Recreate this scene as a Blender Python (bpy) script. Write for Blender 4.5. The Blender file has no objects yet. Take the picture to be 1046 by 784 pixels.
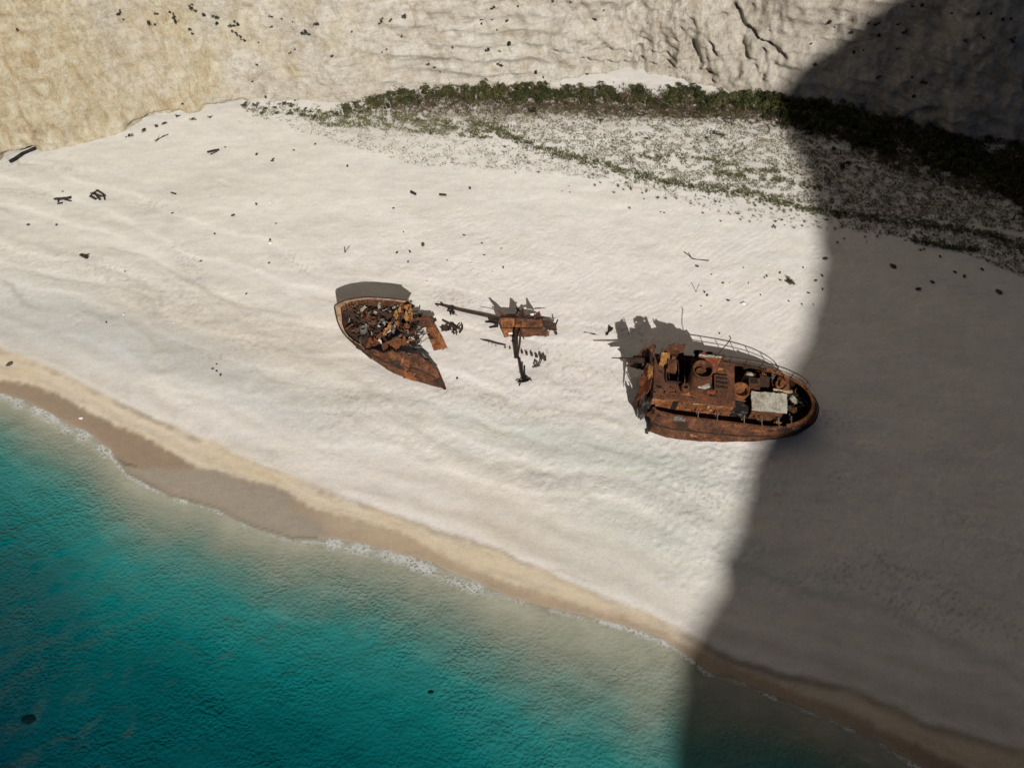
import math, random
import numpy as np

# ---------------------------------------------------------------- survey of the place
# Camera station (a drone 66 m above the beach) and the heights of the beach.
FPX, PITCH, IMW, IMH = 800.0, 53.0, 1046.0, 784.0
HC = 66.5
CP, SP = math.cos(math.radians(PITCH)), math.sin(math.radians(PITCH))
SUN_AZ, SUN_EL = 103.0, 33.0          # heading the light travels to, elevation
SDIR = np.array([math.cos(math.radians(SUN_AZ)) * math.cos(math.radians(SUN_EL)),
                 math.sin(math.radians(SUN_AZ)) * math.cos(math.radians(SUN_EL)),
                 -math.sin(math.radians(SUN_EL))])

def ray(u, v):
    a = (u - IMW / 2) / FPX; b = -(v - IMH / 2) / FPX
    return np.array([a, CP + b * SP, -SP + b * CP])

def flat(u, v, z):
    d = ray(u, v); t = (z - HC) / d[2]
    return np.array([d[0] * t, d[1] * t, z])

def curve(pts, z):
    p = sorted(tuple(flat(u, v, z)[:2]) for u, v in pts)
    xs = np.array([q[0] for q in p]); ys = np.array([q[1] for q in p])
    return xs, ys

def lerp_curve(c, x):
    xs, ys = c
    y = np.interp(x, xs, ys)
    sl0 = (ys[1] - ys[0]) / (xs[1] - xs[0]); sl1 = (ys[-1] - ys[-2]) / (xs[-1] - xs[-2])
    y = np.where(x < xs[0], ys[0] + np.clip(sl0, -.6, .3) * (x - xs[0]), y)
    y = np.where(x > xs[-1], ys[-1] + np.clip(sl1, -.6, .3) * (x - xs[-1]), y)
    return y

WATER_PX = [(0,402),(30,412),(60,428),(95,446),(112,460),(130,484),(152,496),(175,507),(215,517),(260,538),(300,550),
            (345,552),(400,564),(440,575),(480,592),(520,610),(560,622),(600,630),(640,640),(680,655),(705,672),
            (725,686),(760,697),(800,715),(850,735),(900,758),(940,784)]
WET_PX = [(0,386),(30,392),(60,402),(90,421),(134,440),(165,455),(185,467),(205,479),(250,489),(290,501),(320,518),(350,525),(408,540),
          (458,566),(513,592),(560,606),(600,619),(640,631),(680,645),(700,656),(760,680),(850,718),(950,765)]
SCARP_PX = [(0,358),(40,374),(90,397),(140,420),(200,449),(250,470),(300,492),(350,508),(400,525),(450,541),(500,556),(540,575),
            (580,596),(620,612),(660,628),(700,648),(730,664),(780,680),(860,702),(960,742),(1046,770)]
MARK_PX = [(0,232),(60,252),(120,283),(180,318),(215,330),(250,334),(300,350),(350,385),(400,418),(450,455),(500,483),
           (560,500),(620,518),(680,535),(720,552),(760,585),(820,610),(880,625),(960,655),(1046,690)]
CLIFF_PX = [(0,168),(20,162),(40,154),(70,149),(100,143),(130,135),(160,123),(200,116),(240,109),(270,104),(310,103),(340,106),
            (360,105),(400,97),(450,93),(500,91),(560,88),(580,82),(620,76),(650,72),(700,77),(740,87),(755,95),(790,101),
            (820,104),(870,115),(910,124),(940,134),(970,140),(1000,143),(1046,150)]
WATER = curve(WATER_PX, 0.0)


def ground_z(x, y):
    x = np.asarray(x, float); y = np.asarray(y, float)
    s = (y - lerp_curve(WATER, x)) * 0.86
    z = np.interp(s, [-300, -60, -30, -14, -5, -1.2, 0, 4, 8, 11, 22, 45, 75, 95],
                     [-16, -9.0, -5.6, -2.9, -0.95, -0.2, 0, 0.5, 0.95, 1.35, 2.1, 3.1, 4.7, 5.4])
    return z

def G(u, v):
    z = 2.5
    for _ in range(12):
        p = flat(u, v, z); z = float(ground_z(p[0], p[1]))
    return np.array([p[0], p[1], z])
def at(u, v, h, gz=3.0):
    return flat(u, v, gz + h)

def gcurve(pts):
    p = sorted(tuple(G(u, v)[:2]) for u, v in pts)
    return np.array([q[0] for q in p]), np.array([q[1] for q in p])
WET = gcurve(WET_PX); SCARP = gcurve(SCARP_PX); MARK = gcurve(MARK_PX); CLIFF = gcurve(CLIFF_PX)
def proj(p):
    dx, dy, dz = p[0], p[1], p[2] - HC
    f = dy * CP - dz * SP; up = dy * SP + dz * CP
    return (IMW / 2 + FPX * dx / f, IMH / 2 - FPX * up / f)
SUN, SKY, EXPO = 5.0, 0.05, 0.07

# ---------------------------------------------------------------- bpy helpers
import bpy
from mathutils import Vector, Matrix
from mathutils.bvhtree import BVHTree
scene = bpy.context.scene
COL = scene.collection
rng = random.Random(7)
nrg = np.random.RandomState(11)

_perm = nrg.permutation(4096)
_grad = nrg.normal(size=(4096, 3)); _grad /= np.linalg.norm(_grad, axis=1)[:, None]
def perlin(x, y, z=0.0):
    x, y, z = np.broadcast_arrays(np.asarray(x, float), np.asarray(y, float), np.asarray(z, float))
    xi = np.floor(x).astype(int); yi = np.floor(y).astype(int); zi = np.floor(z).astype(int)
    xf = x - xi; yf = y - yi; zf = z - zi
    f = lambda t: t * t * t * (t * (t * 6 - 15) + 10)
    u, v, w = f(xf), f(yf), f(zf)
    def g(a, b, c):
        h = _perm[(_perm[(_perm[(xi + a) & 4095] + yi + b) & 4095] + zi + c) & 4095]
        q = _grad[h]
        return q[..., 0] * (xf - a) + q[..., 1] * (yf - b) + q[..., 2] * (zf - c)
    l = lambda a, b, t: a + t * (b - a)
    return 1.5 * l(l(l(g(0,0,0), g(1,0,0), u), l(g(0,1,0), g(1,1,0), u), v),
                   l(l(g(0,0,1), g(1,0,1), u), l(g(0,1,1), g(1,1,1), u), v), w)
def fbm(x, y, z=0.0, oct=4, gain=.5):
    a, s, t = 1.0, 0.0, 1.0
    for i in range(oct):
        s = s + a * perlin(np.asarray(x) * t + 17.3 * i, np.asarray(y) * t - 9.1 * i, np.asarray(z) * t + 5.7 * i)
        a *= gain; t *= 2.03
    return s
def ss(a, b, x):
    t = np.clip((np.asarray(x, float) - a) / (b - a), 0, 1); return t * t * (3 - 2 * t)

def link(o, parent=None):
    COL.objects.link(o)
    if parent is not None: o.parent = parent
    return o
def mesh_obj(name, V, F, mat, parent=None, smooth=False, origin=None):
    """V in world metres; the object's origin is its parent's place (or the base of the thing)."""
    V = np.asarray(V, float)
    if parent is not None: org = np.array(WORLD[parent.name]); loc = (0, 0, 0)
    else:
        if origin is None: origin = (0, 0, 0)
        org = np.array(origin, float); loc = origin
    me = bpy.data.meshes.new(name)
    V = V - org
    if isinstance(F, np.ndarray):
        n, k = F.shape
        me.vertices.add(len(V)); me.vertices.foreach_set('co', V.astype(np.float32).ravel())
        me.loops.add(n * k); me.loops.foreach_set('vertex_index', F.astype(np.int32).ravel())
        me.polygons.add(n); me.polygons.foreach_set('loop_start', np.arange(0, n * k, k, dtype=np.int32))
        me.update(calc_edges=True); me.validate()
    else:
        me.from_pydata([tuple(v) for v in V], [], F); me.update()
    for m in (mat if isinstance(mat, (list, tuple)) else [mat]): me.materials.append(m)
    if smooth: me.polygons.foreach_set('use_smooth', [True] * len(me.polygons))
    o = bpy.data.objects.new(name, me); o.location = loc
    link(o, parent); WORLD[o.name] = tuple(org)
    return o
WORLD = {}
def thing(name, loc, label, cat, group=None):
    o = bpy.data.objects.new(name, None); o.empty_display_size = .3
    o.location = tuple(loc); link(o); WORLD[o.name] = tuple(float(a) for a in loc)
    return tag(o, label, cat, group)
def tag(o, label, cat, group=None, kind=None):
    if label: o['label'] = label
    if cat: o['category'] = cat
    if group: o['group'] = group
    if kind: o['kind'] = kind
    return o
def grid_faces(nu, nv, closed=False):
    i, j = np.meshgrid(np.arange(nu if closed else nu - 1), np.arange(nv - 1), indexing='ij')
    i2 = (i + 1) % nu
    return np.stack([i * nv + j, i2 * nv + j, i2 * nv + j + 1, i * nv + j + 1], -1).reshape(-1, 4)

class MB:
    """collects shapes of ONE part"""
    def __init__(s): s.V = []; s.F = []
    def add(s, V, F):
        b = len(s.V); s.V += [tuple(map(float, v)) for v in V]; s.F += [tuple(int(i) + b for i in f) for f in F]; return s
    def tube(s, pts, r, n=7):
        P = [np.array(p, float) for p in pts]; rs = r if isinstance(r, (list, tuple)) else [r] * len(P)
        V = []; ref = None
        for i, p in enumerate(P):
            d = (P[min(i + 1, len(P) - 1)] - P[max(i - 1, 0)]); d = d / (np.linalg.norm(d) + 1e-9)
            if ref is None: ref = np.array([0, 0, 1.]) if abs(d[2]) < .8 else np.array([1., 0, 0])
            a = np.cross(d, ref); a /= np.linalg.norm(a); b = np.cross(d, a); ref = -b if False else ref
            for k in range(n):
                t = 2 * math.pi * k / n; V.append(p + rs[i] * (math.cos(t) * a + math.sin(t) * b))
        F = [(i * n + k, i * n + (k + 1) % n, (i + 1) * n + (k + 1) % n, (i + 1) * n + k) for i in range(len(P) - 1) for k in range(n)]
        F += [tuple(range(n))[::-1], tuple((len(P) - 1) * n + k for k in range(n))]
        return s.add(V, F)
    def box(s, T, x0, x1, y0, y1, z0, z1, step=.45, amp=.03, seed=0):
        """a plated box with dents: subdivided, displaced by a noise of position"""
        lo = np.array([x0, y0, z0], float); hi = np.array([x1, y1, z1], float)
        n = np.clip(np.ceil((hi - lo) / step).astype(int), 1, 24)
        for ax in range(3):
            a, b = [(1, 2), (2, 0), (0, 1)][ax]
            for side in (0, 1):
                U, W = np.meshgrid(np.linspace(0, 1, n[a] + 1), np.linspace(0, 1, n[b] + 1), indexing='ij')
                Q = np.zeros(U.shape + (3,)); Q[..., ax] = hi[ax] if side else lo[ax]
                Q[..., a] = lo[a] + U * (hi[a] - lo[a]); Q[..., b] = lo[b] + W * (hi[b] - lo[b])
                Q = Q.reshape(-1, 3); Q = Q + amp * dent(Q, seed)
                f = grid_faces(n[a] + 1, n[b] + 1)
                if not side: f = f[:, ::-1]
                s.add([T(*q) for q in Q], f)
        return s
    def sheet(s, c00, c10, c11, c01, nx=10, ny=8, thick=.05, bump=.12, rag=(0, 0, 0, 0), seed=0, holes=0.0, curl=0.0):
        """torn steel plate between four corners; rag = raggedness of the edges (v=0, u=1, v=1, u=0)"""
        C = [np.array(c, float) for c in (c00, c10, c11, c01)]
        u, v = np.meshgrid(np.linspace(0, 1, nx + 1), np.linspace(0, 1, ny + 1), indexing='ij')
        R = np.random.RandomState(seed + 100)
        def edge(n): 
            r = np.convolve(R.uniform(0, 1, n + 3), [.2, .6, .2], 'same')[1:n + 2]; return r * (R.uniform(size=n + 1) > .25)
        e0, e1, e2, e3 = edge(nx), edge(ny), edge(nx), edge(ny)
        v2 = v * (1 - rag[2] * e2[:, None] * 1.0) ; v2 = v2 + (1 - v) * rag[0] * e0[:, None]
        u2 = u * (1 - rag[1] * e1[None, :]); u2 = u2 + (1 - u) * rag[3] * e3[None, :]
        P = ((1 - u2) * (1 - v2))[..., None] * C[0] + (u2 * (1 - v2))[..., None] * C[1] + (u2 * v2)[..., None] * C[2] + ((1 - u2) * v2)[..., None] * C[3]
        nrm = np.cross(C[1] - C[0], C[3] - C[0]); nrm /= np.linalg.norm(nrm) + 1e-9
        dsp = bump * fbm(P[..., 0] * .8 + seed * 3.1, P[..., 1] * .8, P[..., 2] * .8 + seed, 3) + curl * (v2 - .5) ** 2
        P = P + dsp[..., None] * nrm
        A = P.reshape(-1, 3); B = A - thick * nrm; N = len(A); ny1 = ny + 1
        F = grid_faces(nx + 1, ny1)
        if holes: F = F[R.uniform(size=len(F)) > holes]
        cnt = {}
        for f in F:
            for k in range(4):
                e = (f[k], f[(k + 1) % 4]); cnt[tuple(sorted(e))] = cnt.get(tuple(sorted(e)), []) + [e]
        side = [(e[0][1], e[0][0], e[0][0] + N, e[0][1] + N) for e in cnt.values() if len(e) == 1]
        return s.add(np.vstack([A, B]), list(map(tuple, F)) + [tuple(f[::-1] + N) for f in F] + side)
    def lathe(s, T, cx, cy, prof, n=24, amp=0.0):
        V = []
        for r, z in prof:
            for k in range(n):
                t = 2 * math.pi * k / n; q = np.array([[cx + r * math.cos(t), cy + r * math.sin(t), z]])
                V.append(T(*(q + amp * dent(q, 3))[0]))
        m = len(prof)
        F = [(i * n + k, i * n + (k + 1) % n, (i + 1) * n + (k + 1) % n, (i + 1) * n + k) for i in range(m - 1) for k in range(n)]
        return s.add(V, F)
    def build(s, name, mat, parent=None, smooth=False, origin=None):
        return mesh_obj(name, s.V, s.F, mat, parent, smooth, origin)
def dent(Q, seed=0):
    return np.stack([fbm(Q[:, 0] * .9 + seed * 7.7, Q[:, 1] * .9, Q[:, 2] * .9 + k * 31.7, 3) for k in range(3)], -1)

# ---------------------------------------------------------------- materials
def newmat(name):
    m = bpy.data.materials.new(name); m.use_nodes = True
    nt = m.node_tree; nt.nodes.clear()
    return m, nt
def N(nt, typ, **kw):
    n = nt.nodes.new(typ)
    for k, v in kw.items():
        if k.startswith('i_'):
            n.inputs[k[2:].replace('_', ' ')].default_value = v
        else: setattr(n, k, v)
    return n
def ramp(nt, src, stops, interp='LINEAR'):
    r = nt.nodes.new('ShaderNodeValToRGB'); r.color_ramp.interpolation = interp
    el = r.color_ramp.elements
    while len(el) > 1: el.remove(el[-1])
    for i, (p, c) in enumerate(stops):
        e = el[0] if i == 0 else el.new(p)
        e.position = p; e.color = (c[0], c[1], c[2], 1) if hasattr(c, '__len__') else (c, c, c, 1)
    nt.links.new(src, r.inputs[0]); return r.outputs[0]
def noise(nt, vec, scale, detail=5, rough=.6, dist=0.0):
    n = N(nt, 'ShaderNodeTexNoise'); n.inputs['Scale'].default_value = scale; n.inputs['Detail'].default_value = detail
    n.inputs['Roughness'].default_value = rough; n.inputs['Distortion'].default_value = dist
    nt.links.new(vec, n.inputs['Vector']); return n.outputs['Fac']
def mixc(nt, fac, a, b, mode='MIX'):
    m = N(nt, 'ShaderNodeMix', data_type='RGBA', blend_type=mode)
    for s, k in ((fac, 0), (a, 6), (b, 7)):
        if hasattr(s, 'node'): nt.links.new(s, m.inputs[k])
        elif k == 0: m.inputs[0].default_value = s
        else: m.inputs[k].default_value = (*s, 1)
    return m.outputs[2]
def math_(nt, op, a, b=0.0, clamp=False):
    m = N(nt, 'ShaderNodeMath', operation=op, use_clamp=clamp)
    for k, s in ((0, a), (1, b)):
        if hasattr(s, 'node'): nt.links.new(s, m.inputs[k])
        else: m.inputs[k].default_value = s
    return m.outputs[0]
def bump(nt, h, strength, dist, normal=None):
    b = N(nt, 'ShaderNodeBump'); b.inputs['Strength'].default_value = strength; b.inputs['Distance'].default_value = dist
    nt.links.new(h, b.inputs['Height'])
    if normal is not None: nt.links.new(normal, b.inputs['Normal'])
    return b.outputs['Normal']
def finish(nt, col, rough=.9, normal=None, spec=.3, metal=0.0):
    p = N(nt, 'ShaderNodeBsdfPrincipled'); o = N(nt, 'ShaderNodeOutputMaterial')
    if hasattr(col, 'node'): nt.links.new(col, p.inputs['Base Color'])
    else: p.inputs['Base Color'].default_value = (*col, 1)
    if hasattr(rough, 'node'): nt.links.new(rough, p.inputs['Roughness'])
    else: p.inputs['Roughness'].default_value = rough
    p.inputs['Specular IOR Level'].default_value = spec; p.inputs['Metallic'].default_value = metal
    if normal is not None: nt.links.new(normal, p.inputs['Normal'])
    nt.links.new(p.outputs[0], o.inputs['Surface']); return p
def geo(nt): return N(nt, 'ShaderNodeNewGeometry').outputs['Position']
def mapped(nt, vec, scale=(1, 1, 1), rot=(0, 0, 0)):
    m = N(nt, 'ShaderNodeMapping'); m.inputs['Scale'].default_value = scale; m.inputs['Rotation'].default_value = rot
    nt.links.new(vec, m.inputs['Vector']); return m.outputs[0]

def rust(name, dark, mid, light, scale=1.0, streak=True):
    m, nt = newmat(name); P = geo(nt)
    a = noise(nt, P, .9 * scale, 7, .68, .6); b = noise(nt, mapped(nt, P, (3, 3, .7)), 1.6 * scale, 6, .7)
    c = noise(nt, P, 7 * scale, 5, .7)
    f = math_(nt, 'ADD', math_(nt, 'MULTIPLY', a, .5), math_(nt, 'MULTIPLY', b, .3)); f = math_(nt, 'ADD', f, math_(nt, 'MULTIPLY', c, .2))
    col = ramp(nt, f, [(.36, dark), (.45, [.5 * (p + q) for p, q in zip(dark, mid)]), (.52, mid), (.60, [.5 * (p + q) for p, q in zip(light, mid)]), (.66, light)])
    pit = ramp(nt, c, [(.36, .45), (.5, 1.0)])
    col = mixc(nt, .8, col, pit, 'MULTIPLY')
    finish(nt, col, ramp(nt, a, [(.3, .95), (.7, .75)]), bump(nt, math_(nt, 'ADD', c, a), .5, .06), .25)
    return m
RUST = rust('rust_brown', (.012, .007, .005), (.092, .036, .0165), (.25, .098, .035))
RUSTB = rust('rust_orange', (.025, .010, .006), (.185, .066, .023), (.42, .19, .07), 1.3)
RUSTD = rust('rust_dark', (.010, .007, .006), (.040, .020, .013), (.095, .046, .025), 1.6)
RUSTR = rust('rust_red', (.05, .015, .009), (.19, .052, .022), (.33, .13, .06), 1.2)
GOLD = rust('rust_ochre', (.06, .024, .009), (.30, .14, .042), (.55, .32, .12), 2.0)
PALE = rust('flaked_pale_paint', (.12, .075, .045), (.36, .335, .275), (.48, .455, .385), 1.5)
CREAM = rust('cream_paint_edge', (.26, .15, .08), (.52, .40, .26), (.66, .56, .42), 1.8)
GREYP = rust('grey_flaked_steel', (.03, .028, .026), (.12, .11, .10), (.30, .28, .25), 2.2)
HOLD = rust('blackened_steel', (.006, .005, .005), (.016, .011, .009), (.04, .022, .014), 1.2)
WOOD = rust('weathered_driftwood', (.012, .010, .008), (.035, .026, .019), (.09, .072, .055), 3.0)
STONE = rust('beach_stone', (.03, .028, .024), (.07, .063, .053), (.16, .145, .12), 2.5)
WSTONE = rust('white_stone', (.5, .48, .44), (.68, .66, .61), (.8, .78, .74), 2.5)

def leafmat(name, c0, c1, c2):
    m, nt = newmat(name); P = geo(nt); 
    r = N(nt, 'ShaderNodeObjectInfo').outputs['Random']
    f = math_(nt, 'ADD', math_(nt, 'MULTIPLY', noise(nt, P, 1.3, 3), .6), math_(nt, 'MULTIPLY', noise(nt, P, 9, 3), .4))
    f = math_(nt, 'ADD', f, math_(nt, 'MULTIPLY', math_(nt, 'SUBTRACT', r, .5), .18))
    col = ramp(nt, f, [(.34, c0), (.5, c1), (.66, c2)])
    finish(nt, col, .75, None, .2); return m
LEAF = leafmat('shrub_leaf', (.014, .018, .006), (.046, .052, .015), (.115, .108, .034))
LEAFD = leafmat('dark_shrub_leaf', (.008, .011, .005), (.022, .025, .010), (.052, .048, .018))
DRY = leafmat('dry_grass', (.070, .060, .028), (.15, .13, .062), (.25, .215, .11))
GRASS = leafmat('green_grass', (.045, .050, .016), (.105, .100, .034), (.18, .16, .06))
BROWNVEG = leafmat('brown_scrub', (.045, .032, .018), (.10, .072, .040), (.19, .145, .08))
CLIFFVEG = leafmat('cliff_shrub_leaf', (.016, .017, .011), (.032, .032, .018), (.06, .055, .03))

# ---------------------------------------------------------------- the beach and the sea bed (one sheet)
def poly_d(X, Y, pts, closed=False):
    """distance to a world polyline / signed (negative inside) distance to a polygon"""
    P = np.array(pts)[:, :2]; d = np.full(X.shape, 1e9); ins = np.zeros(X.shape, bool)
    n = len(P)
    for i in range(n if closed else n - 1):
        a, b = P[i], P[(i + 1) % n]; ab = b - a
        t = np.clip(((X - a[0]) * ab[0] + (Y - a[1]) * ab[1]) / (ab @ ab + 1e-9), 0, 1)
        d = np.minimum(d, np.hypot(X - a[0] - t * ab[0], Y - a[1] - t * ab[1]))
        if closed:
            c = ((a[1] > Y) != (b[1] > Y)) & (X < (b[0] - a[0]) * (Y - a[1]) / (b[1] - a[1] + 1e-12) + a[0]); ins ^= c
    return np.where(ins, -d, d) if closed else d
def line_w(px): return [G(u, v) for u, v in px]
def blob(X, Y, u, v, rx, ry, ang=-22):
    c = G(u, v); a = math.radians(ang); dx, dy = X - c[0], Y - c[1]
    p = (dx * math.cos(a) + dy * math.sin(a)) / rx; q = (-dx * math.sin(a) + dy * math.cos(a)) / ry
    return np.exp(-(p * p + q * q))

ax_x = np.concatenate([np.linspace(-420, -76, 24), np.arange(-74, 78, .23), np.linspace(80, 420, 24)])
ax_y = np.concatenate([np.linspace(-520, 2, 30), np.arange(4, 112, .23), np.linspace(114, 420, 20)])
X, Y = np.meshgrid(ax_x, ax_y, indexing='ij')
Z0 = ground_z(X, Y)
n1 = fbm(X * .06, Y * .11, 1.0, 4); n2 = fbm(X * .35, Y * .5, 3.0, 4); n3 = fbm(X * 1.3, Y * 1.3, 5.0, 3)
dW = (Y - lerp_curve(WATER, X)) * .86
inland = ss(2, 10, dW)
# swash-cut scarp, low dune undulation, hummocks
dS = (Y - lerp_curve(SCARP, X)) * .86 + .22 * n2 + .45 * n1
Z = Z0 + .12 * ss(-.4, .3, dS) - .12 * ss(.3, 5, dS)
Z += inland * (.16 * n1 + .035 * n2)
# wind ripples and trampled sand
ripz = fbm(X * .05 + 9, Y * .05, 2, 2)
ripm = np.clip(blob(X, Y, 760, 290, 22, 13, 0) + .8 * blob(X, Y, 610, 300, 14, 9, 0) + .35 * blob(X, Y, 620, 420, 26, 9, 0), 0, 1)
ph = (X * .62 - Y * .78) * 3.9 + 4.5 * fbm(X * .16, Y * .16, 8, 3)
rip = np.sin(ph) + .35 * np.sin(2 * ph + 1.2)
Z += inland * ripm * .010 * rip * (.6 + .6 * n2)
ph2 = (X * .35 + Y * .94) * 4.6 + 3.5 * fbm(X * .2, Y * .2, 4, 3)
tramp = np.clip(.85 * blob(X, Y, 540, 440, 30, 8, -12) + .9 * blob(X, Y, 690, 560, 9, 5, -20) + .7 * blob(X, Y, 480, 260, 18, 8, 0) + .8 * blob(X, Y, 810, 470, 16, 7, -10)
                + .6 * blob(X, Y, 150, 300, 22, 4, -18) + .6 * blob(X, Y, 920, 520, 26, 10, -10), 0, 1)
Z += inland * tramp * (.028 * n3 + .012 * np.sin(ph2) * n2)
# footprints: shallow pits with a rim, in trails
def pit(x, y, r=.17, d=.07):
    r *= 1.0; d *= 1.0
    i0, i1 = np.searchsorted(ax_x, [x - .9, x + .9]); j0, j1 = np.searchsorted(ax_y, [y - .9, y + .9])
    dx = X[i0:i1, j0:j1] - x; dy = Y[i0:i1, j0:j1] - y; q = np.hypot(dx, dy) / r
    Z[i0:i1, j0:j1] += -d * np.exp(-q * q) + .25 * d * np.exp(-((q - 1.7) / .7) ** 2)
R1 = np.random.RandomState(5)
def region_pits(u0, u1, v0, v1, n, slope=0.0, clump=True):
    for _ in range(n):
        u = R1.uniform(u0, u1); p = G(u, R1.uniform(v0, v1) + slope * (u - u0))
        k = R1.randint(1, 5) if clump else 1; a = R1.uniform(0, 6.28)
        for i in range(k): pit(p[0] + math.cos(a) * i * .62 + R1.normal(0, .1), p[1] + math.sin(a) * i * .62 + R1.normal(0, .1), R1.uniform(.14, .24), R1.uniform(.035, .085))
region_pits(660, 745, 500, 600, 60); region_pits(500, 720, 460, 500, 45); region_pits(400, 560, 220, 300, 55)
region_pits(0, 180, 240, 320, 50, .15); region_pits(560, 850, 250, 320, 60); region_pits(640, 860, 455, 500, 60)
region_pits(760, 1040, 400, 640, 90); region_pits(180, 520, 180, 470, 70); region_pits(600, 700, 330, 470, 45); region_pits(430, 640, 290, 420, 90); region_pits(320, 470, 400, 470, 40); region_pits(560, 870, 450, 490, 50)
for k_l, (o_, st_) in enumerate([(9.0, .07), (11.5, .06), (14.2, .05), (17.0, .07), (20.5, .05), (24.0, .06), (28.0, .05)]):
    e_ = dW - o_ - 2.4 * fbm(X * .045 + k_l * 7, Y * .09, 5 + k_l, 3) - .35 * n2
    Z += inland * 1.5 * st_ * (ss(-.35, .35, e_) - ss(.35, 3.5, e_)) * (1 - .5 * ss(10, 30, X))
film = poly_d(X, Y, line_w([(110,462),(128,474),(150,477),(185,478),(212,476),(225,480),(250,490),(285,498),(297,507),(303,522),(325,533),(345,550),(300,549),(260,537),(215,516),(175,506),(130,483)]), True)
Z = np.where(film < 0, np.maximum(Z, .035), Z)
# sediment colours
white = np.array([.635, .608, .568]); pink = np.array([.655, .603, .572]); beige = np.array([.555, .532, .475]); gold = np.array([.50, .415, .295])
tan = np.array([.335, .25, .17]); brown = np.array([.215, .16, .115]); filmc = np.array([.27, .232, .185]); grey = np.array([.43, .43, .415]); green = np.array([.48, .50, .46])
def mixto(C, c, f): f = np.clip(f, 0, 1)[..., None]; return C * (1 - f) + c * f
C = np.broadcast_to(white, X.shape + (3,)).copy()
n1b = fbm(X * .07 - 5, Y * .2 + .06 * X, 12.0, 4)
C = mixto(C, pink, .85 * (blob(X, Y, 560, 350, 36, 17, 0)) + .5 * blob(X, Y, 470, 470, 18, 6, -20))
C = mixto(C, beige, .35 * ss(.0, .6, n1b) + .6 * blob(X, Y, 120, 190, 34, 16, 0))
C = mixto(C, gold * 1.05, .45 * blob(X, Y, 275, 350, 13, 3.5, -20) + .45 * blob(X, Y, 120, 320, 10, 2.2, -8) + .35 * blob(X, Y, 515, 545, 4, 1.4, -20) + .3 * blob(X, Y, 560, 520, 18, 2.5, -20))
dM = (Y - lerp_curve(MARK, X)) + 1.6 * n1 + .7 * n2
C = mixto(C, grey, .5 * blob(X, Y, 215, 385, 13, 2.6, -24) + .75 * blob(X, Y, 20, 320, 15, 5, -8) + .6 * blob(X, Y, 130, 345, 16, 3, -14) + .45 * blob(X, Y, 300, 420, 18, 2.2, -24))
C = mixto(C, green, .75 * blob(X, Y, 640, 470, 17, 2.6, -14) + .8 * blob(X, Y, 690, 548, 11, 3, -20) + .45 * blob(X, Y, 560, 445, 14, 1.8, -16))
for k_l, (o_, w_l, am) in enumerate([(11.5, .28, .5), (14.2, .22, .42), (17.0, .35, .38), (20.5, .25, .42), (24.0, .22, .35), (28.0, .3, .3)]):
    e_ = dW - o_ - 2.4 * fbm(X * .045 + k_l * 7, Y * .09, 5 + k_l, 3) - .35 * n2
    pb_ = (np.random.RandomState(900 + k_l).uniform(size=X.shape) > .86) * np.exp(-((e_ + .6) / 1.3) ** 2) * ss(-.1, .4, fbm(X * .07 + 3 * k_l, Y * .1, 40 + k_l, 3))
    C = mixto(C, np.array([.27, .25, .22]), .6 * pb_)
    C = mixto(C, np.array([.38, .35, .30]), 1.7 * am * np.exp(-(e_ / w_l) ** 2) * ss(-.15, .35, fbm(X * .08 + 3 * k_l, Y * .1, 20 + k_l, 3)) * (1 - .7 * ss(5, 25, X)))
    C = mixto(C, np.array([.50, .475, .43]), .8 * am * ss(0, .6, -e_) * ss(3.2, .4, -e_) * (1 - .7 * ss(5, 25, X)))
C = mixto(C, beige * .80, .55 * np.exp(-(dM / .55) ** 2) + .30 * np.exp(-((dM + 3.2 + n1) / .7) ** 2) + .22 * np.exp(-((dM - 3.0) / .5) ** 2))
C = mixto(C, np.array([.36, .34, .30]), (.42 * ss(.15, .6, n3 + .5 * n2) * (blob(X, Y, 60, 270, 20, 3, -14) + blob(X, Y, 170, 318, 14, 3, -12) + .8 * blob(X, Y, 690, 560, 8, 4, -20) + .5 * blob(X, Y, 300, 350, 20, 4, -20))))
below = 1 - ss(-.35, .5, dS + .4 * n1)
C = mixto(C, np.array([.55, .475, .37]), below * .95)
dS2 = dS - 1.4 - 1.2 * n1
C = mixto(C, np.array([.27, .22, .17]), (.95 * np.exp(-((dS + .05) / .30) ** 2) + .5 * np.exp(-((dS + 1.5 + .6 * n1) / .35) ** 2) + .35 * np.exp(-(dS2 / .9) ** 2) + .22 * np.exp(-((dS2 - 2.3) / .6) ** 2)) * (.45 + .55 * ss(-.5, .3, n2 + n1)))
C = mixto(C, gold, below * .75 * ss(-.15, .45, n1b + .35 * (blob(X, Y, 400, 545, 14, 5, -22) + blob(X, Y, 560, 600, 16, 4, -24))))
dWet = (Y - lerp_curve(WET, X)) * .86 + .35 * n1 + .12 * n2
for o_, a_l in ((.5, .45), (1.1, .3), (1.8, .35), (2.6, .25)):
    C = mixto(C, np.array([.36, .295, .215]), a_l * np.exp(-((dWet - o_ - .5 * n1b - .3 * n2) / .14) ** 2) * ss(-.3, .4, fbm(X * .12 + 9 * o_, Y * .2, 3, 3)))
wet = 1 - ss(-.35, .2, dWet + .2 * n3)
leftb = 1 - ss(-24, -8, X)
C = mixto(C, np.array([.375, .295, .205]), wet * (1 - leftb)); C = mixto(C, brown * 1.12, wet * leftb)
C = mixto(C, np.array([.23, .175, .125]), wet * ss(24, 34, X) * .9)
wetter = 1 - ss(.0, 1.6, dW + .3 * n2); C = mixto(C, brown * 1.25, wetter * .55)
fm = 1 - ss(-.55, .22, film + .35 * n2 + .15 * n3)
C = mixto(C, filmc, fm)
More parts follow.
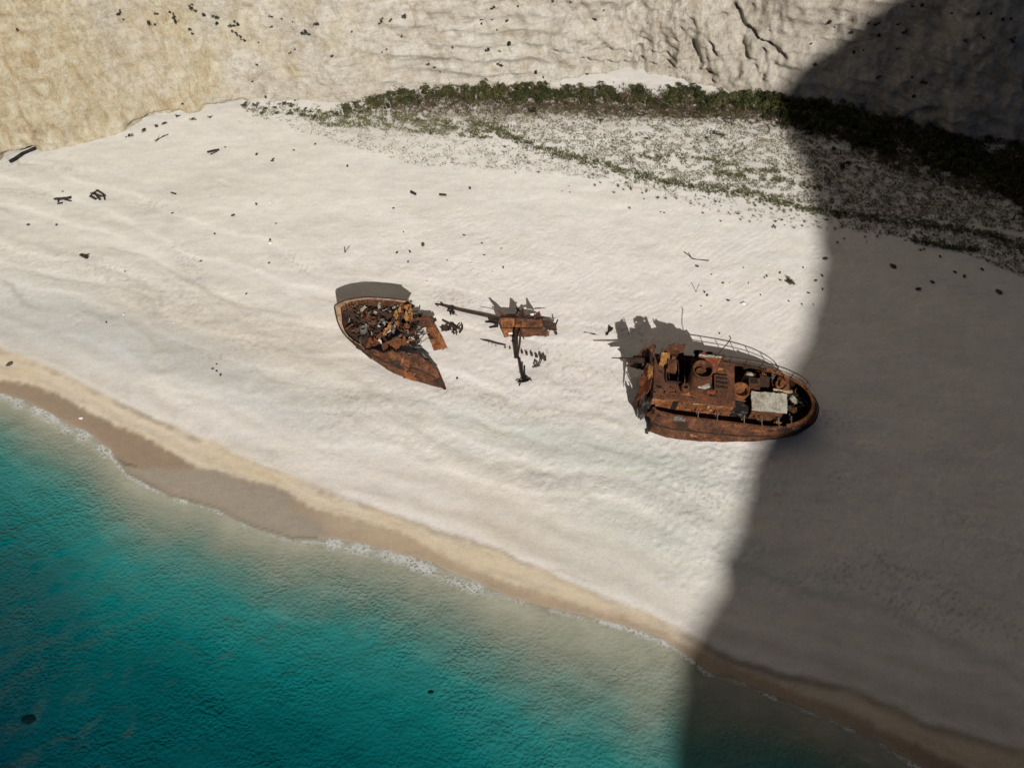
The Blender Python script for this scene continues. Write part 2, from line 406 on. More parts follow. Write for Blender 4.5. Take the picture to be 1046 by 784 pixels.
C = mixto(C, np.array([.07, .06, .05]), .8 * np.exp(-((film) / .13) ** 2) * (dW < 1.0) * (X > -44) * (X < -18))
soil = np.clip(blob(X, Y, 640, 112, 34, 3.5, 0) + .8 * blob(X, Y, 480, 118, 14, 3, 12) + blob(X, Y, 930, 170, 24, 9, -14), 0, 1)
C = mixto(C, np.array([.23, .19, .135]), .75 * soil * (.55 + .7 * n2))
sea = ss(-.5, .7, -dW); C = mixto(C, np.array([.38, .365, .29]), sea)
C = C * (1 + .05 * n3[..., None] + .05 * n2[..., None])
rough = .95 - .72 * fm - .35 * wet * (1 - fm)

m, nt = newmat('beach_sand_material'); P = geo(nt)
att = N(nt, 'ShaderNodeAttribute', attribute_name='sediment'); atr = N(nt, 'ShaderNodeAttribute', attribute_name='dryness')
g1 = noise(nt, P, 26, 4, .7); g2 = noise(nt, P, 4.2, 5, .65); g3 = noise(nt, mapped(nt, P, (.35, 1.6, 1), (0, 0, math.radians(-22))), 1.1, 5, .62)
col = mixc(nt, 1.0, att.outputs['Color'], ramp(nt, g2, [(.3, .90), (.5, .985), (.7, 1.05)]), 'MULTIPLY')
col = mixc(nt, 1.0, col, ramp(nt, g3, [(.3, (.925, .925, .94)), (.5, (1, 1, 1)), (.7, (1.03, 1.01, .96))]), 'MULTIPLY')
vor = N(nt, 'ShaderNodeTexVoronoi'); vor.inputs['Scale'].default_value = 2.6; nt.links.new(P, vor.inputs['Vector'])
spk = ramp(nt, vor.outputs['Distance'], [(.035, (.35, .33, .30)), (.075, (1, 1, 1))])
spm = math_(nt, 'MULTIPLY', ramp(nt, noise(nt, P, .11, 4, .7), [(.48, 0), (.62, 1)]), .75)
col = mixc(nt, spm, col, mixc(nt, 1.0, col, spk, 'MULTIPLY'))
h = math_(nt, 'ADD', math_(nt, 'MULTIPLY', g1, .25), g2)
tra = N(nt, 'ShaderNodeAttribute', attribute_name='trampling').outputs['Fac']; rpa = N(nt, 'ShaderNodeAttribute', attribute_name='rippling').outputs['Fac']
vo2 = N(nt, 'ShaderNodeTexVoronoi', feature='SMOOTH_F1'); vo2.inputs['Scale'].default_value = 2.1; vo2.inputs['Randomness'].default_value = 1.0
nzz = N(nt, 'ShaderNodeTexNoise'); nzz.inputs['Scale'].default_value = .9; nzz.inputs['Detail'].default_value = 3; nt.links.new(P, nzz.inputs['Vector'])
vad = N(nt, 'ShaderNodeVectorMath', operation='ADD'); nt.links.new(P, vad.inputs[0]); nt.links.new(nzz.outputs['Color'], vad.inputs[1]); nt.links.new(vad.outputs[0], vo2.inputs['Vector'])
pits = ramp(nt, vo2.outputs['Distance'], [(.10, 0), (.34, .85), (.5, 1.0)])
trm = math_(nt, 'MULTIPLY', tra, ramp(nt, noise(nt, P, .55, 4, .65), [(.42, 0), (.58, 1)]))
wv2 = N(nt, 'ShaderNodeTexWave', wave_type='BANDS', bands_direction='X'); wv2.inputs['Scale'].default_value = .46; wv2.inputs['Distortion'].default_value = 8.5; wv2.inputs['Detail'].default_value = 3; wv2.inputs['Detail Scale'].default_value = .9
nt.links.new(mapped(nt, P, (1, 1, 1), (0, 0, math.radians(52))), wv2.inputs['Vector'])
h = math_(nt, 'ADD', h, math_(nt, 'ADD', math_(nt, 'MULTIPLY', math_(nt, 'MULTIPLY', pits, trm), .9), math_(nt, 'MULTIPLY', math_(nt, 'MULTIPLY', wv2.outputs['Fac'], math_(nt, 'MULTIPLY', rpa, ramp(nt, noise(nt, P, .23, 4, .6), [(.42, .1), (.62, 1)]))), .42)))
bs = bump(nt, h, .30, .11)
finish(nt, col, atr.outputs['Fac'], bs, .3)
nx, ny = X.shape
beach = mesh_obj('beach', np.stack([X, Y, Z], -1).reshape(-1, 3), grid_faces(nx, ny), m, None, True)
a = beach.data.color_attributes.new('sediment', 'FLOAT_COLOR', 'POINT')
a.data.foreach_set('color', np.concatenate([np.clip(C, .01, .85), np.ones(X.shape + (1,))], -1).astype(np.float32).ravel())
a = beach.data.attributes.new('dryness', 'FLOAT', 'POINT'); a.data.foreach_set('value', rough.astype(np.float32).ravel())
dry_ = ss(4, 9, dW)
for nm, arr in (('trampling', dry_ * np.clip(.12 + tramp * 1.1, 0, 1)), ('rippling', np.maximum(dry_ * np.clip(ripm * 1.1 + .10, 0, 1), .9 * ss(.3, 1.5, -dW)))):
    a = beach.data.attributes.new(nm, 'FLOAT', 'POINT'); a.data.foreach_set('value', arr.astype(np.float32).ravel())
tag(beach, 'white sand beach sloping down to the turquoise sea', None, None, 'structure')
from bisect import bisect
def gz_at(x, y):
    i = min(max(bisect(ax_x, x) - 1, 0), nx - 2); j = min(max(bisect(ax_y, y) - 1, 0), ny - 2)
    tx = (x - ax_x[i]) / (ax_x[i + 1] - ax_x[i]); ty = (y - ax_y[j]) / (ax_y[j + 1] - ax_y[j])
    return float((Z[i, j] * (1 - tx) + Z[i + 1, j] * tx) * (1 - ty) + (Z[i, j + 1] * (1 - tx) + Z[i + 1, j + 1] * tx) * ty)
def GG(u, v):
    p = G(u, v); return np.array([p[0], p[1], gz_at(p[0], p[1])])

# ---------------------------------------------------------------- the sea
wx = np.concatenate([np.linspace(-420, -82, 20), np.arange(-80, 62, .21), np.linspace(64, 420, 20)])
wy = np.concatenate([np.linspace(-520, 2, 26), np.arange(4, 56, .21), np.linspace(57, 120, 14)])
WX, WY = np.meshgrid(wx, wy, indexing='ij')
wd = np.maximum(0, -ground_z(WX, WY)); wdist = -(WY - lerp_curve(WATER, WX)) * .86
wz = np.zeros(WX.shape); R2 = np.random.RandomState(3)
warp = fbm(WX * .13, WY * .13, 2, 3)
for k in range(26):
    lam = R2.uniform(.85, 4.2); th = math.radians(75 + R2.normal(0, 42)); kx, ky = math.cos(th) * 6.283 / lam, math.sin(th) * 6.283 / lam
    wz += .0062 * lam ** .9 * np.sin(kx * WX + ky * WY + R2.uniform(0, 6.28) + 1.2 * warp)
gust = .65 + .6 * fbm(WX * .05, WY * .07, 7, 3)
for lam_, am_, ph_s in ((5.2, .030, 0.), (3.4, .020, 2.), (7.5, .026, 4.)):
    wz += am_ * np.sin(6.283 * wdist / lam_ + 3.2 * fbm(WX * .06 + ph_s, WY * .06, 9, 3) + ph_s) * (.4 + .9 * fbm(WX * .05, WY * .08 + ph_s, 3, 2))
wz += .028 * fbm(WX * 1.05, WY * 1.05, 6, 3)
wz *= .62; wz *= np.clip(gust, .3, 1.4) * (.25 + .75 * ss(0, 2.2, wdist)) * 1.25
wz = np.where((wdist < -1.2), -0.6, wz + .012)
# foam where the last waves have broken
def fstrip(px, w, side=.35):
    d = poly_d(WX, WY, [flat(u, v, 0) for u, v in px]); return np.exp(-(d / w) ** 2)
wn = fbm(WX * .5, WY * .5, 3, 3)
foam = np.zeros(WX.shape)
for px, w, s in [([(4,402),(20,412),(45,424),(75,439),(100,453),(110,461)], .85, 1.0), ([(20,404),(60,428),(100,448)], .55, .8),
                 ([(340,555),(370,560),(405,569),(440,581),(470,593),(498,604)], .85, 1.0), ([(350,551),(400,563),(440,574)], .4, .8),
                 ([(495,602),(530,614),(570,625),(620,636),(650,645),(690,661),(708,676),(722,688),(760,699),(800,717),(850,737),(900,760),(940,786)], .30, .98), ([(0,405),(60,430),(105,455),(130,486),(175,509),(215,519),(260,541),(300,553),(345,555),(400,566),(440,577),(480,595),(520,612)], .28, .85),
                 ([(640,642),(690,662),(712,680)], .30, .9), ([(112,464),(140,492),(180,512),(220,521),(262,543),(300,555),(340,560)], .22, .62),
                 ([(380,585),(430,602),(480,622)], .5, .35)]:
    foam = np.maximum(foam, s * fstrip(px, w))
foam = np.clip(foam * (.98 + .75 * wn + .5 * fbm(WX * .16, WY * .16, 8, 2)), 0, 1.25)
m, nt = newmat('sea_water_material'); P = geo(nt)
ad = N(nt, 'ShaderNodeAttribute', attribute_name='depth_shade').outputs['Fac']; af = N(nt, 'ShaderNodeAttribute', attribute_name='foam').outputs['Fac']
Pn = noise(nt, P, .22, 4, .6); dd = math_(nt, 'ADD', ad, math_(nt, 'MULTIPLY', math_(nt, 'SUBTRACT', Pn, .5), 1.4))
dq = math_(nt, 'DIVIDE', dd, 10.0)
body = ramp(nt, dq, [(.0, (.33, .325, .255)), (.08, (.225, .275, .22)), (.155, (.095, .21, .182)), (.25, (.022, .165, .155)), (.38, (.004, .120, .120)), (.54, (.001, .070, .078)), (.9, (.0005, .030, .042))])
n8 = noise(nt, mapped(nt, P, (1, 1.25, 1), (0, 0, .5)), 1.3, 4, .6, .4); n9 = noise(nt, P, 5.2, 4, .6, .6)
alpha = ramp(nt, dq, [(.0, .10), (.05, .34), (.12, .68), (.22, .95), (.32, 1.0)])
rdg = math_(nt, 'SUBTRACT', 1.0, math_(nt, 'MULTIPLY', math_(nt, 'ABSOLUTE', math_(nt, 'SUBTRACT', noise(nt, mapped(nt, P, (1.0, 1.35, 1), (0, 0, .6)), 1.55, 3, .55, 1.2), .5)), 4.5), True)
rdg = math_(nt, 'POWER', rdg, 2.2)
vw = N(nt, 'ShaderNodeTexVoronoi', feature='SMOOTH_F1'); vw.inputs['Scale'].default_value = 2.7; vw.inputs['Smoothness'].default_value = .35
nw = N(nt, 'ShaderNodeTexNoise'); nw.inputs['Scale'].default_value = .9; nw.inputs['Detail'].default_value = 4; nt.links.new(P, nw.inputs['Vector'])
vx = N(nt, 'ShaderNodeVectorMath', operation='ADD'); nt.links.new(mapped(nt, P, (1, 1.3, 1), (0, 0, .35)), vx.inputs[0]); nt.links.new(nw.outputs['Color'], vx.inputs[1]); nt.links.new(vx.outputs[0], vw.inputs['Vector'])
rdg = vw.outputs['Distance']
bn = bump(nt, math_(nt, 'ADD', math_(nt, 'MULTIPLY', rdg, 1.0), math_(nt, 'ADD', math_(nt, 'MULTIPLY', n8, 1.1), math_(nt, 'MULTIPLY', n9, .35))), .62, .24)
bmod = ramp(nt, noise(nt, P, .10, 4, .65, .8), [(.34, .22), (.5, .42), (.66, .68)]); nt.links.new(bmod, bn.node.inputs['Strength'])
dif = N(nt, 'ShaderNodeBsdfDiffuse'); nt.links.new(body, dif.inputs['Color']); nt.links.new(bn, dif.inputs['Normal'])
tr = N(nt, 'ShaderNodeBsdfTransparent'); tr.inputs['Color'].default_value = (.95, .97, .96, 1)
mx = N(nt, 'ShaderNodeMixShader'); nt.links.new(alpha, mx.inputs[0]); nt.links.new(tr.outputs[0], mx.inputs[1]); nt.links.new(dif.outputs[0], mx.inputs[2])
gl = N(nt, 'ShaderNodeBsdfGlossy'); gl.inputs['Roughness'].default_value = .10; bg_ = bump(nt, n8, .35, .08); nt.links.new(bg_, gl.inputs['Normal'])
fr = N(nt, 'ShaderNodeValue'); fr.outputs[0].default_value = .03
mx2 = N(nt, 'ShaderNodeMixShader'); nt.links.new(fr.outputs[0], mx2.inputs[0]); nt.links.new(mx.outputs[0], mx2.inputs[1]); nt.links.new(gl.outputs[0], mx2.inputs[2])
vor = N(nt, 'ShaderNodeTexVoronoi', feature='DISTANCE_TO_EDGE'); vor.inputs['Scale'].default_value = 2.3
nz = N(nt, 'ShaderNodeTexNoise'); nz.inputs['Scale'].default_value = 2.2; nz.inputs['Detail'].default_value = 4; nt.links.new(P, nz.inputs['Vector'])
va = N(nt, 'ShaderNodeVectorMath', operation='ADD'); nt.links.new(P, va.inputs[0]); nt.links.new(nz.outputs['Color'], va.inputs[1]); nt.links.new(va.outputs[0], vor.inputs['Vector'])
lace = math_(nt, 'SUBTRACT', 1.0, math_(nt, 'MULTIPLY', vor.outputs['Distance'], 3.2), True)
ff = math_(nt, 'MULTIPLY', af, math_(nt, 'ADD', math_(nt, 'MULTIPLY', lace, .75), math_(nt, 'MULTIPLY', noise(nt, P, 4.5, 5, .7), .75)))
fmask = ramp(nt, ff, [(.36, 0), (1.0, .78)])
fd = N(nt, 'ShaderNodeBsdfDiffuse'); fd.inputs['Color'].default_value = (.55, .56, .54, 1)
mx3 = N(nt, 'ShaderNodeMixShader'); nt.links.new(fmask, mx3.inputs[0]); nt.links.new(mx2.outputs[0], mx3.inputs[1]); nt.links.new(fd.outputs[0], mx3.inputs[2])
o = N(nt, 'ShaderNodeOutputMaterial'); nt.links.new(mx3.outputs[0], o.inputs['Surface'])
sea = mesh_obj('sea_water', np.stack([WX, WY, wz], -1).reshape(-1, 3), grid_faces(*WX.shape), m, None, True)
for nm, arr in (('depth_shade', wd * np.interp(WX, [-60, -20, -5, 10, 16, 24], [2.1, 1.85, 1.6, 1.15, 1.5, 2.6])), ('foam', foam)):  # depth overstated at far right, painting the water in shadow a darker teal
    a = sea.data.attributes.new(nm, 'FLOAT', 'POINT'); a.data.foreach_set('value', arr.astype(np.float32).ravel())
tag(sea, 'turquoise sea shading to deep teal away from the sand', None, None, 'structure')

# ---------------------------------------------------------------- the cliff behind the beach
cpts = [(-150., -60.), (-140., 10.), (-112., 60.), (-84., 79.)] + [tuple(p) for p in zip(*CLIFF)] + [(82., 80.), (104., 70.), (128., 46.), (138., 20.)]
cp = np.array(cpts); sl = np.concatenate([[0], np.cumsum(np.hypot(*np.diff(cp, axis=0).T))])
def smooth_c(t): return np.interp(t, sl, cp[:, 0]), np.interp(t, sl, cp[:, 1])
i_l = np.interp(-84, cp[3:5, 0], sl[3:5]); i_r = sl[len(cp) - 4]
tt = np.concatenate([np.linspace(0, i_l, 40)[:-1], np.arange(i_l, i_r, .26), np.linspace(i_r, sl[-1], 40)[1:]])
bx, by = smooth_c(tt)
ker = np.hanning(9); ker /= ker.sum()
bxs = np.convolve(np.pad(bx, 4, 'edge'), ker, 'valid'); bys = np.convolve(np.pad(by, 4, 'edge'), ker, 'valid')
tx, ty = np.gradient(bxs), np.gradient(bys)
ker = np.hanning(61); ker /= ker.sum()
tx = np.convolve(np.pad(tx, 30, 'edge'), ker, 'valid'); ty = np.convolve(np.pad(ty, 30, 'edge'), ker, 'valid')
L = np.hypot(tx, ty); nxv, nyv = ty / L, -tx / L           # outward: towards the beach
hh = np.concatenate([np.arange(-2, 22, .26), np.linspace(22.5, 60, 34), np.linspace(64, 215, 28)])
TT, HH = np.meshgrid(np.arange(len(tt)), hh, indexing='ij')
BX, BY, NX_, NY_ = bxs[TT], bys[TT], nxv[TT], nyv[TT]
gb = ground_z(bxs, bys)[TT]
ZZ = gb + HH
S = tt[TT]
# how craggy each stretch is: the torn rock right of the middle, the smoother swept wall on the left
crag = np.exp(-((BX - 22) / 15) ** 2) * .9 + .35 * ss(30, 60, BX) + .16
big = fbm(BX * .045, BY * .045, ZZ * .06, 3); mid = fbm(BX * .16, BY * .16, ZZ * .22, 4); fine = fbm(BX * .7, BY * .7, ZZ * .9, 4)
ridge = 1 - np.abs(fbm((BX + .55 * ZZ) * .22, BY * .22, (ZZ - .35 * BX) * .12, 4)) * 1.5
strata = (ZZ + .10 * BX + 1.8 * fbm(BX * .05, BY * .05, 4, 3))
led = np.abs(((strata * .55) % 1.0) - .5) * 2
off = -(.30 * HH + .0 * HH) + 1.5 * big + .42 * mid * (.5 + crag) + -.55 * (np.abs(fbm(BX * .13 + 7 + .05 * ZZ, BY * .13, ZZ * .2, 5, .55)) - .3) * (.55 + .6 * crag) + -.16 * (np.abs(fine) - .3) * (.6 + crag) + .13 * led + .5 * (1 - crag) * ss(-25, -5, BX) * (led ** 3 - .3) + 1.25 * crag * (np.clip(ridge, -.5, 1) - .55)
# the leaning slab at the right of the white shelf, and the dark crack beside it
sx = BX - 27.5 - .55 * ZZ * 0; slab = np.exp(-((BX - 25) / 4.5) ** 2)
off += 1.3 * slab * ss(-1, 2, 9 - HH)
def on_wall(u, v):
    d = ray(u, v); t0, t1 = 60., 220.
    for _ in range(50):
        t = .5 * (t0 + t1); x, y, z = d[0] * t, d[1] * t, HC + d[2] * t
        yc = float(lerp_curve(CLIFF, x)); zb = float(ground_z(x, yc))
        if y > yc + .30 * max(0, z - zb): t1 = t
        else: t0 = t
    return (x, z)
CRACKS = [([(738,8),(746,20),(753,32),(764,40),(774,46),(786,52),(797,60)], .38, 1.5), ([(748,30),(752,48),(760,62),(772,78),(780,90)], .5, 1.2), ([(770,52),(776,66),(778,80)], .4, 1.2),
          ([(700,12),(712,26),(724,40),(736,58),(744,72)], .3, .7), ([(716,8),(730,30),(742,52)], .25, .6), ([(565,58),(590,62),(612,67),(640,70),(662,66),(700,68),(735,74)], .3, 1.2), ([(652,52),(655,64),(657,72)], .55, 1.4),
          ([(590,46),(600,50),(606,48)], .3, .9), ([(600,58),(640,54),(690,60)], .2, .6), ([(640,40),(672,46),(700,52)], .2, .5), ([(585,60),(610,56),(628,44)], .18, .5), ([(842,34),(850,24),(862,20)], .35, .8), ([(930,118),(960,112),(1000,118)], .5, .8),
          ([(380,88),(410,72),(440,66),(480,60),(520,58),(560,50)], .22, .17), ([(370,78),(420,56),(480,46),(550,40)], .2, .15), ([(350,60),(410,38),(480,30),(560,28)], .2, .12), ([(180,30),(200,60),(205,90)], .35, .3), ([(95,15),(110,50),(118,90)], .4, .2), ([(40,128),(41,137),(46,140)], .45, 1.3), ([(730,14),(737,30),(741,48)], .25, .8), ([(690,24),(704,44),(716,66)], .25, .7), ([(655,20),(668,34),(690,40)], .22, .5)]
for px, wd_, dep in CRACKS:
    q = [on_wall(u, v) for u, v in px]; dd_ = poly_d(BX + .35 * mid, ZZ + .35 * fine, q)
    dep = dep * (.25 + .75 * ss(-.35, .3, fbm(BX * .5 + px[0][0], ZZ * .5, 3, 2))) * .8; wd_ = wd_ * .8
    off -= dep * np.exp(-(dd_ / wd_) ** 2) - .35 * dep * np.exp(-((dd_ - 2.2 * wd_) / (1.2 * wd_)) ** 2)
# undercut slit at the foot on the left
for u0, u1, dep, hs in [(8, 40, 2.4, .55), (120, 190, 1.1, .32), (190, 250, .9, .30)]:
    x0, x1 = G(u0, 160)[0], G(u1, 120 if u1 > 100 else 152)[0]
    off -= dep * ss(x0 - .6, x0 + .8, BX) * (1 - ss(x1 - .8, x1 + .6, BX)) * np.exp(-((HH - .28 + .1 * fine) / hs) ** 4)
off *= ss(-2.2, -.2, HH) * .6 + .4
VX = BX + NX_ * off; VY = BY + NY_ * off
top = 45
cap = [(VX[:, -1] - NX_[:, -1] * d, VY[:, -1] - NY_[:, -1] * d, ZZ[:, -1] + d * .12 + 2 * big[:, -1]) for d in (12., 50., 120.)]
VXa = np.concatenate([VX] + [c[0][:, None] for c in cap], 1); VYa = np.concatenate([VY] + [c[1][:, None] for c in cap], 1); VZa = np.concatenate([ZZ] + [c[2][:, None] for c in cap], 1)
m, nt = newmat('limestone_material'); P = geo(nt)
sep = N(nt, 'ShaderNodeSeparateXYZ'); nt.links.new(P, sep.inputs[0])
a1 = noise(nt, P, .09, 6, .62, .8); a2 = noise(nt, mapped(nt, P, (.8, 1, .9), (0, .35, 0)), .38, 8, .70, 1.2); a3 = noise(nt, P, 2.3, 6, .7)
wv = N(nt, 'ShaderNodeTexWave', wave_type='BANDS', bands_direction='Z'); wv.inputs['Scale'].default_value = .42; wv.inputs['Distortion'].default_value = 5.5
wv.inputs['Detail'].default_value = 4; wv.inputs['Detail Scale'].default_value = .55; nt.links.new(mapped(nt, P, (.35, .35, 1.1), (0, math.radians(7), 0)), wv.inputs['Vector'])
base = ramp(nt, a2, [(.32, (.29, .25, .19)), (.42, (.39, .355, .295)), (.52, (.45, .42, .365)), (.66, (.50, .48, .435))])
base = mixc(nt, .35, base, ramp(nt, wv.outputs['Fac'], [(.1, (.80, .76, .70)), (.5, (1, 1, 1)), (.9, (.93, .90, .86))]), 'MULTIPLY')
och = ramp(nt, math_(nt, 'ADD', a1, math_(nt, 'MULTIPLY', math_(nt, 'ADD', sep.outputs['X'], 34), -.0065)), [(.42, 0), (.62, .85)])
stre = noise(nt, mapped(nt, P, (1, 1, .5), (0, -.6, 0)), .45, 8, .72, 1.6)
ochc = ramp(nt, stre, [(.36, (.275, .20, .10)), (.47, (.36, .30, .19)), (.60, (.43, .39, .29))])
base = mixc(nt, och, base, ochc)
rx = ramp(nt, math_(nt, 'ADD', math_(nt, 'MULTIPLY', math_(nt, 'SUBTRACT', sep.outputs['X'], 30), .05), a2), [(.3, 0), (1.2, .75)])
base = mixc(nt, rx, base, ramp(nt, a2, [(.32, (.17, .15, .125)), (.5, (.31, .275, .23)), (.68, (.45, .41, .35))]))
crk = N(nt, 'ShaderNodeTexVoronoi', feature='DISTANCE_TO_EDGE'); crk.inputs['Scale'].default_value = .8
cw = N(nt, 'ShaderNodeVectorMath', operation='ADD'); nq = N(nt, 'ShaderNodeTexNoise'); nq.inputs['Scale'].default_value = .5; nq.inputs['Detail'].default_value = 6
nt.links.new(P, nq.inputs['Vector']); sc_ = N(nt, 'ShaderNodeVectorMath', operation='SCALE'); sc_.inputs['Scale'].default_value = 6.0; nt.links.new(nq.outputs['Color'], sc_.inputs[0])
nt.links.new(mapped(nt, P, (1, 1, .8), (0, .6, 0)), cw.inputs[0]); nt.links.new(sc_.outputs[0], cw.inputs[1]); nt.links.new(cw.outputs[0], crk.inputs['Vector'])
cline = ramp(nt, crk.outputs['Distance'], [(.0, (.72, .68, .62)), (.02, (.86, .84, .80)), (.06, (1, 1, 1))])
cm = ramp(nt, noise(nt, P, .16, 5, .7), [(.56, 0), (.66, .5)])
base = mixc(nt, cm, base, mixc(nt, 1.0, base, cline, 'MULTIPLY'))
base = mixc(nt, 1.0, base, ramp(nt, a3, [(.30, .72), (.42, .94), (.56, 1.02), (.70, 1.1)]), 'MULTIPLY')
m4 = noise(nt, P, .85, 6, .72, 1.0); base = mixc(nt, 1.0, base, ramp(nt, m4, [(.32, (.74, .71, .67)), (.44, (.95, .94, .93)), (.60, (1.05, 1.04, 1.03))]), 'MULTIPLY')
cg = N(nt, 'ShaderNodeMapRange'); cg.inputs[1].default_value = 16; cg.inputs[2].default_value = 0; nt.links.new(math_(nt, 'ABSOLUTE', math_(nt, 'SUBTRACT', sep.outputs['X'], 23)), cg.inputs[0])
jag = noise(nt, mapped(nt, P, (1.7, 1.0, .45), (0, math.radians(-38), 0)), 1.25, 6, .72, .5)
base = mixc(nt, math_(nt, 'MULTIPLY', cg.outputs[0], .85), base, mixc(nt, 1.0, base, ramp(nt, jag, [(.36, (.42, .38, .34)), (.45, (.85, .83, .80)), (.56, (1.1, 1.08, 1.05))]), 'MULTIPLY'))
nb = bump(nt, math_(nt, 'ADD', math_(nt, 'ADD', math_(nt, 'MULTIPLY', a2, 1.6), math_(nt, 'ADD', m4, math_(nt, 'MULTIPLY', math_(nt, 'MULTIPLY', jag, cg.outputs[0]), 2.4))), math_(nt, 'ADD', math_(nt, 'MULTIPLY', a3, .6), math_(nt, 'MULTIPLY', ramp(nt, crk.outputs['Distance'], [(0, 0), (.06, 1)]), math_(nt, 'MULTIPLY', cm, .5)))), .55, .36)
swo = noise(nt, mapped(nt, P, (.16, .16, 1.5), (0, math.radians(7), 0)), 1.5, 9, .74, .25)
sm_ = ramp(nt, noise(nt, P, .13, 4, .6), [(.40, .1), (.60, 1)])
base = mixc(nt, math_(nt, 'MULTIPLY', sm_, .8), base, mixc(nt, 1.0, base, ramp(nt, swo, [(.34, (.70, .66, .60)), (.43, (.95, .94, .93)), (.60, (1.05, 1.05, 1.04))]), 'MULTIPLY'))
for sc_c, th_, st_c, vec_ in ((.55, .010, .62, mapped(nt, P, (1, 1, .8), (0, .5, 0))), (1.3, .012, .45, mapped(nt, P, (1.3, 1, .7), (0, -.7, 0)))):
    ln = math_(nt, 'ABSOLUTE', math_(nt, 'SUBTRACT', noise(nt, vec_, sc_c, 6, .62, .5), .5))
    lm = math_(nt, 'MULTIPLY', ramp(nt, noise(nt, P, .3, 4, .7), [(.48, 0), (.60, 1)]), st_c)
    base = mixc(nt, lm, base, mixc(nt, 1.0, base, ramp(nt, ln, [(0, (.45, .40, .34)), (th_, (1, 1, 1))]), 'MULTIPLY'))
f5 = noise(nt, P, 7.0, 8, .75)
base = mixc(nt, 1.0, base, ramp(nt, f5, [(.32, .78), (.48, 1.0), (.66, 1.1)]), 'MULTIPLY')
nb = bump(nt, math_(nt, 'ADD', math_(nt, 'MULTIPLY', math_(nt, 'MULTIPLY', swo, 3.0), sm_), f5), .6, .14, nb)
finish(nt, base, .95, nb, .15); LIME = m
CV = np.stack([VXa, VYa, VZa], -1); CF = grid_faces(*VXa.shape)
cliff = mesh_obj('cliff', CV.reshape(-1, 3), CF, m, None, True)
tag(cliff, 'pale cream and ochre limestone cliff rising behind the white beach', 'cliff')
cbvh = BVHTree.FromPolygons([tuple(v) for v in CV.reshape(-1, 3)], [tuple(map(int, f)) for f in CF])
def hit_cliff(u, v):
    d = Vector(ray(u, v)).normalized(); r = cbvh.ray_cast(Vector((0, 0, HC)), d, 400)
    return r[0], r[1]

# ---------------------------------------------------------------- the headland across the bay whose shade lies over the right of the beach
TERM = [(912, 2), (884, 24), (850, 50), (812, 76), (792, 98), (812, 135), (828, 180), (842, 225), (846, 265), (840, 305), (826, 345), (807, 385), (793, 425), (778, 462), (765, 500),
        (748, 560), (735, 600), (722, 630), (706, 664), (700, 690), (698, 730), (697, 784)]
azr = math.radians(SUN_AZ); eh = np.array([math.cos(azr), math.sin(azr)]); er = np.array([math.sin(azr), -math.cos(azr)])
D0 = 190.0; te = math.tan(math.radians(SUN_EL)); sil = []
for u, v in TERM:
    u -= 9
    p = None
    if v < 100:
        hpt, _ = hit_cliff(u, v)
        if hpt is not None: p = np.array(hpt)
    if p is None: p = G(u, v)
    if p[2] < 0: p = flat(u, v, 0)
    t = (p[:2] @ eh) + D0                       # metres back along the light to the rock face
    sil.append((float(p[2] + t * te), float(p[:2] @ er)))
sil.sort()
top_h, top_l = sil[-1]
sil = [(-20., sil[0][1] - 6), (sil[0][0] - 8, sil[0][1] - 2)] + sil + [(top_h + 6, top_l + 10), (top_h + 10, top_l + 24), (top_h + 13, top_l + 60), (top_h + 12, top_l + 150)]
hs = np.array([s[0] for s in sil]); ls = np.array([s[1] for s in sil])
hr = np.concatenate([np.linspace(-20, 116, 14), np.linspace(118, hs[-2], 130)]); lr = np.interp(hr, hs[:-1], ls[:-1])
lr = lr + 1.6 * (np.abs(fbm(hr * .17, hr * 0 + 3, 0, 4)) - .35)
sec = 40; V = []
for h_, l_ in zip(hr, lr):
    for k in range(sec):
        t = k / (sec - 1)
        if t < .5: w = t * 2; lat = l_ + 170 * (1 - w) ** 1.7; dep = D0 + (1 - w) * 6
        else: w = (t - .5) * 2; lat = l_ + 170 * w ** 1.5; dep = D0 + 70 * math.sin(w * 1.57) + 1
        f = float(fbm(lat * .06, h_ * .06, dep * .06, 3)) * 2.0 * min(1, (lat - l_) / 14)
        q = er * lat - eh * (dep - f); V.append((q[0], q[1], h_))
V = np.array(V); F = grid_faces(len(hr), sec)
Fl = [tuple(f) for f in F] + [tuple(range((len(hr) - 1) * sec, len(hr) * sec))] + [(i * sec, (i + 1) * sec, (i + 2) * sec - 1, (i + 1) * sec - 1) for i in range(len(hr) - 1)]
head = mesh_obj('headland', V, Fl, LIME)
tag(head, 'high limestone headland across the bay, standing between the sun and the right of the beach', 'headland')

# ---------------------------------------------------------------- the wreck: three pieces of one rusted coaster
GZ = 2.05
def W(u, v, h): return at(u, v, h, GZ)
P1 = W(620 + 310 / 4.548, 310 + 520 / 4.548, 3.0); P2 = W(620 + 750 / 4.548, 310 + 575 / 4.548, 2.6); P3 = W(620 + 650 / 4.548, 310 + 290 / 4.548, 3.35)
EX = P1 - P2; EX /= np.linalg.norm(EX); EN = np.cross(EX, P3 - P2); EN /= np.linalg.norm(EN); EN = EN if EN[2] > 0 else -EN; EY = np.cross(EN, EX)
def T(x, y, z): return P2 + EX * x + EY * y + EN * z          # ship's own axes: x forward, y to port, z up from the sheer

def resample(pts, n):
    P = np.array(pts, float); d = np.concatenate([[0], np.cumsum(np.linalg.norm(np.diff(P, axis=0), axis=1))]); t = np.linspace(0, d[-1], n)
    return np.stack([np.interp(t, d, P[:, k]) for k in range(P.shape[1])], -1)
def smooth_open(P, k=2):
    for _ in range(k):
        Q = P.copy(); Q[1:-1] = .25 * P[:-2] + .5 * P[1:-1] + .25 * P[2:]; P = Q
    return P

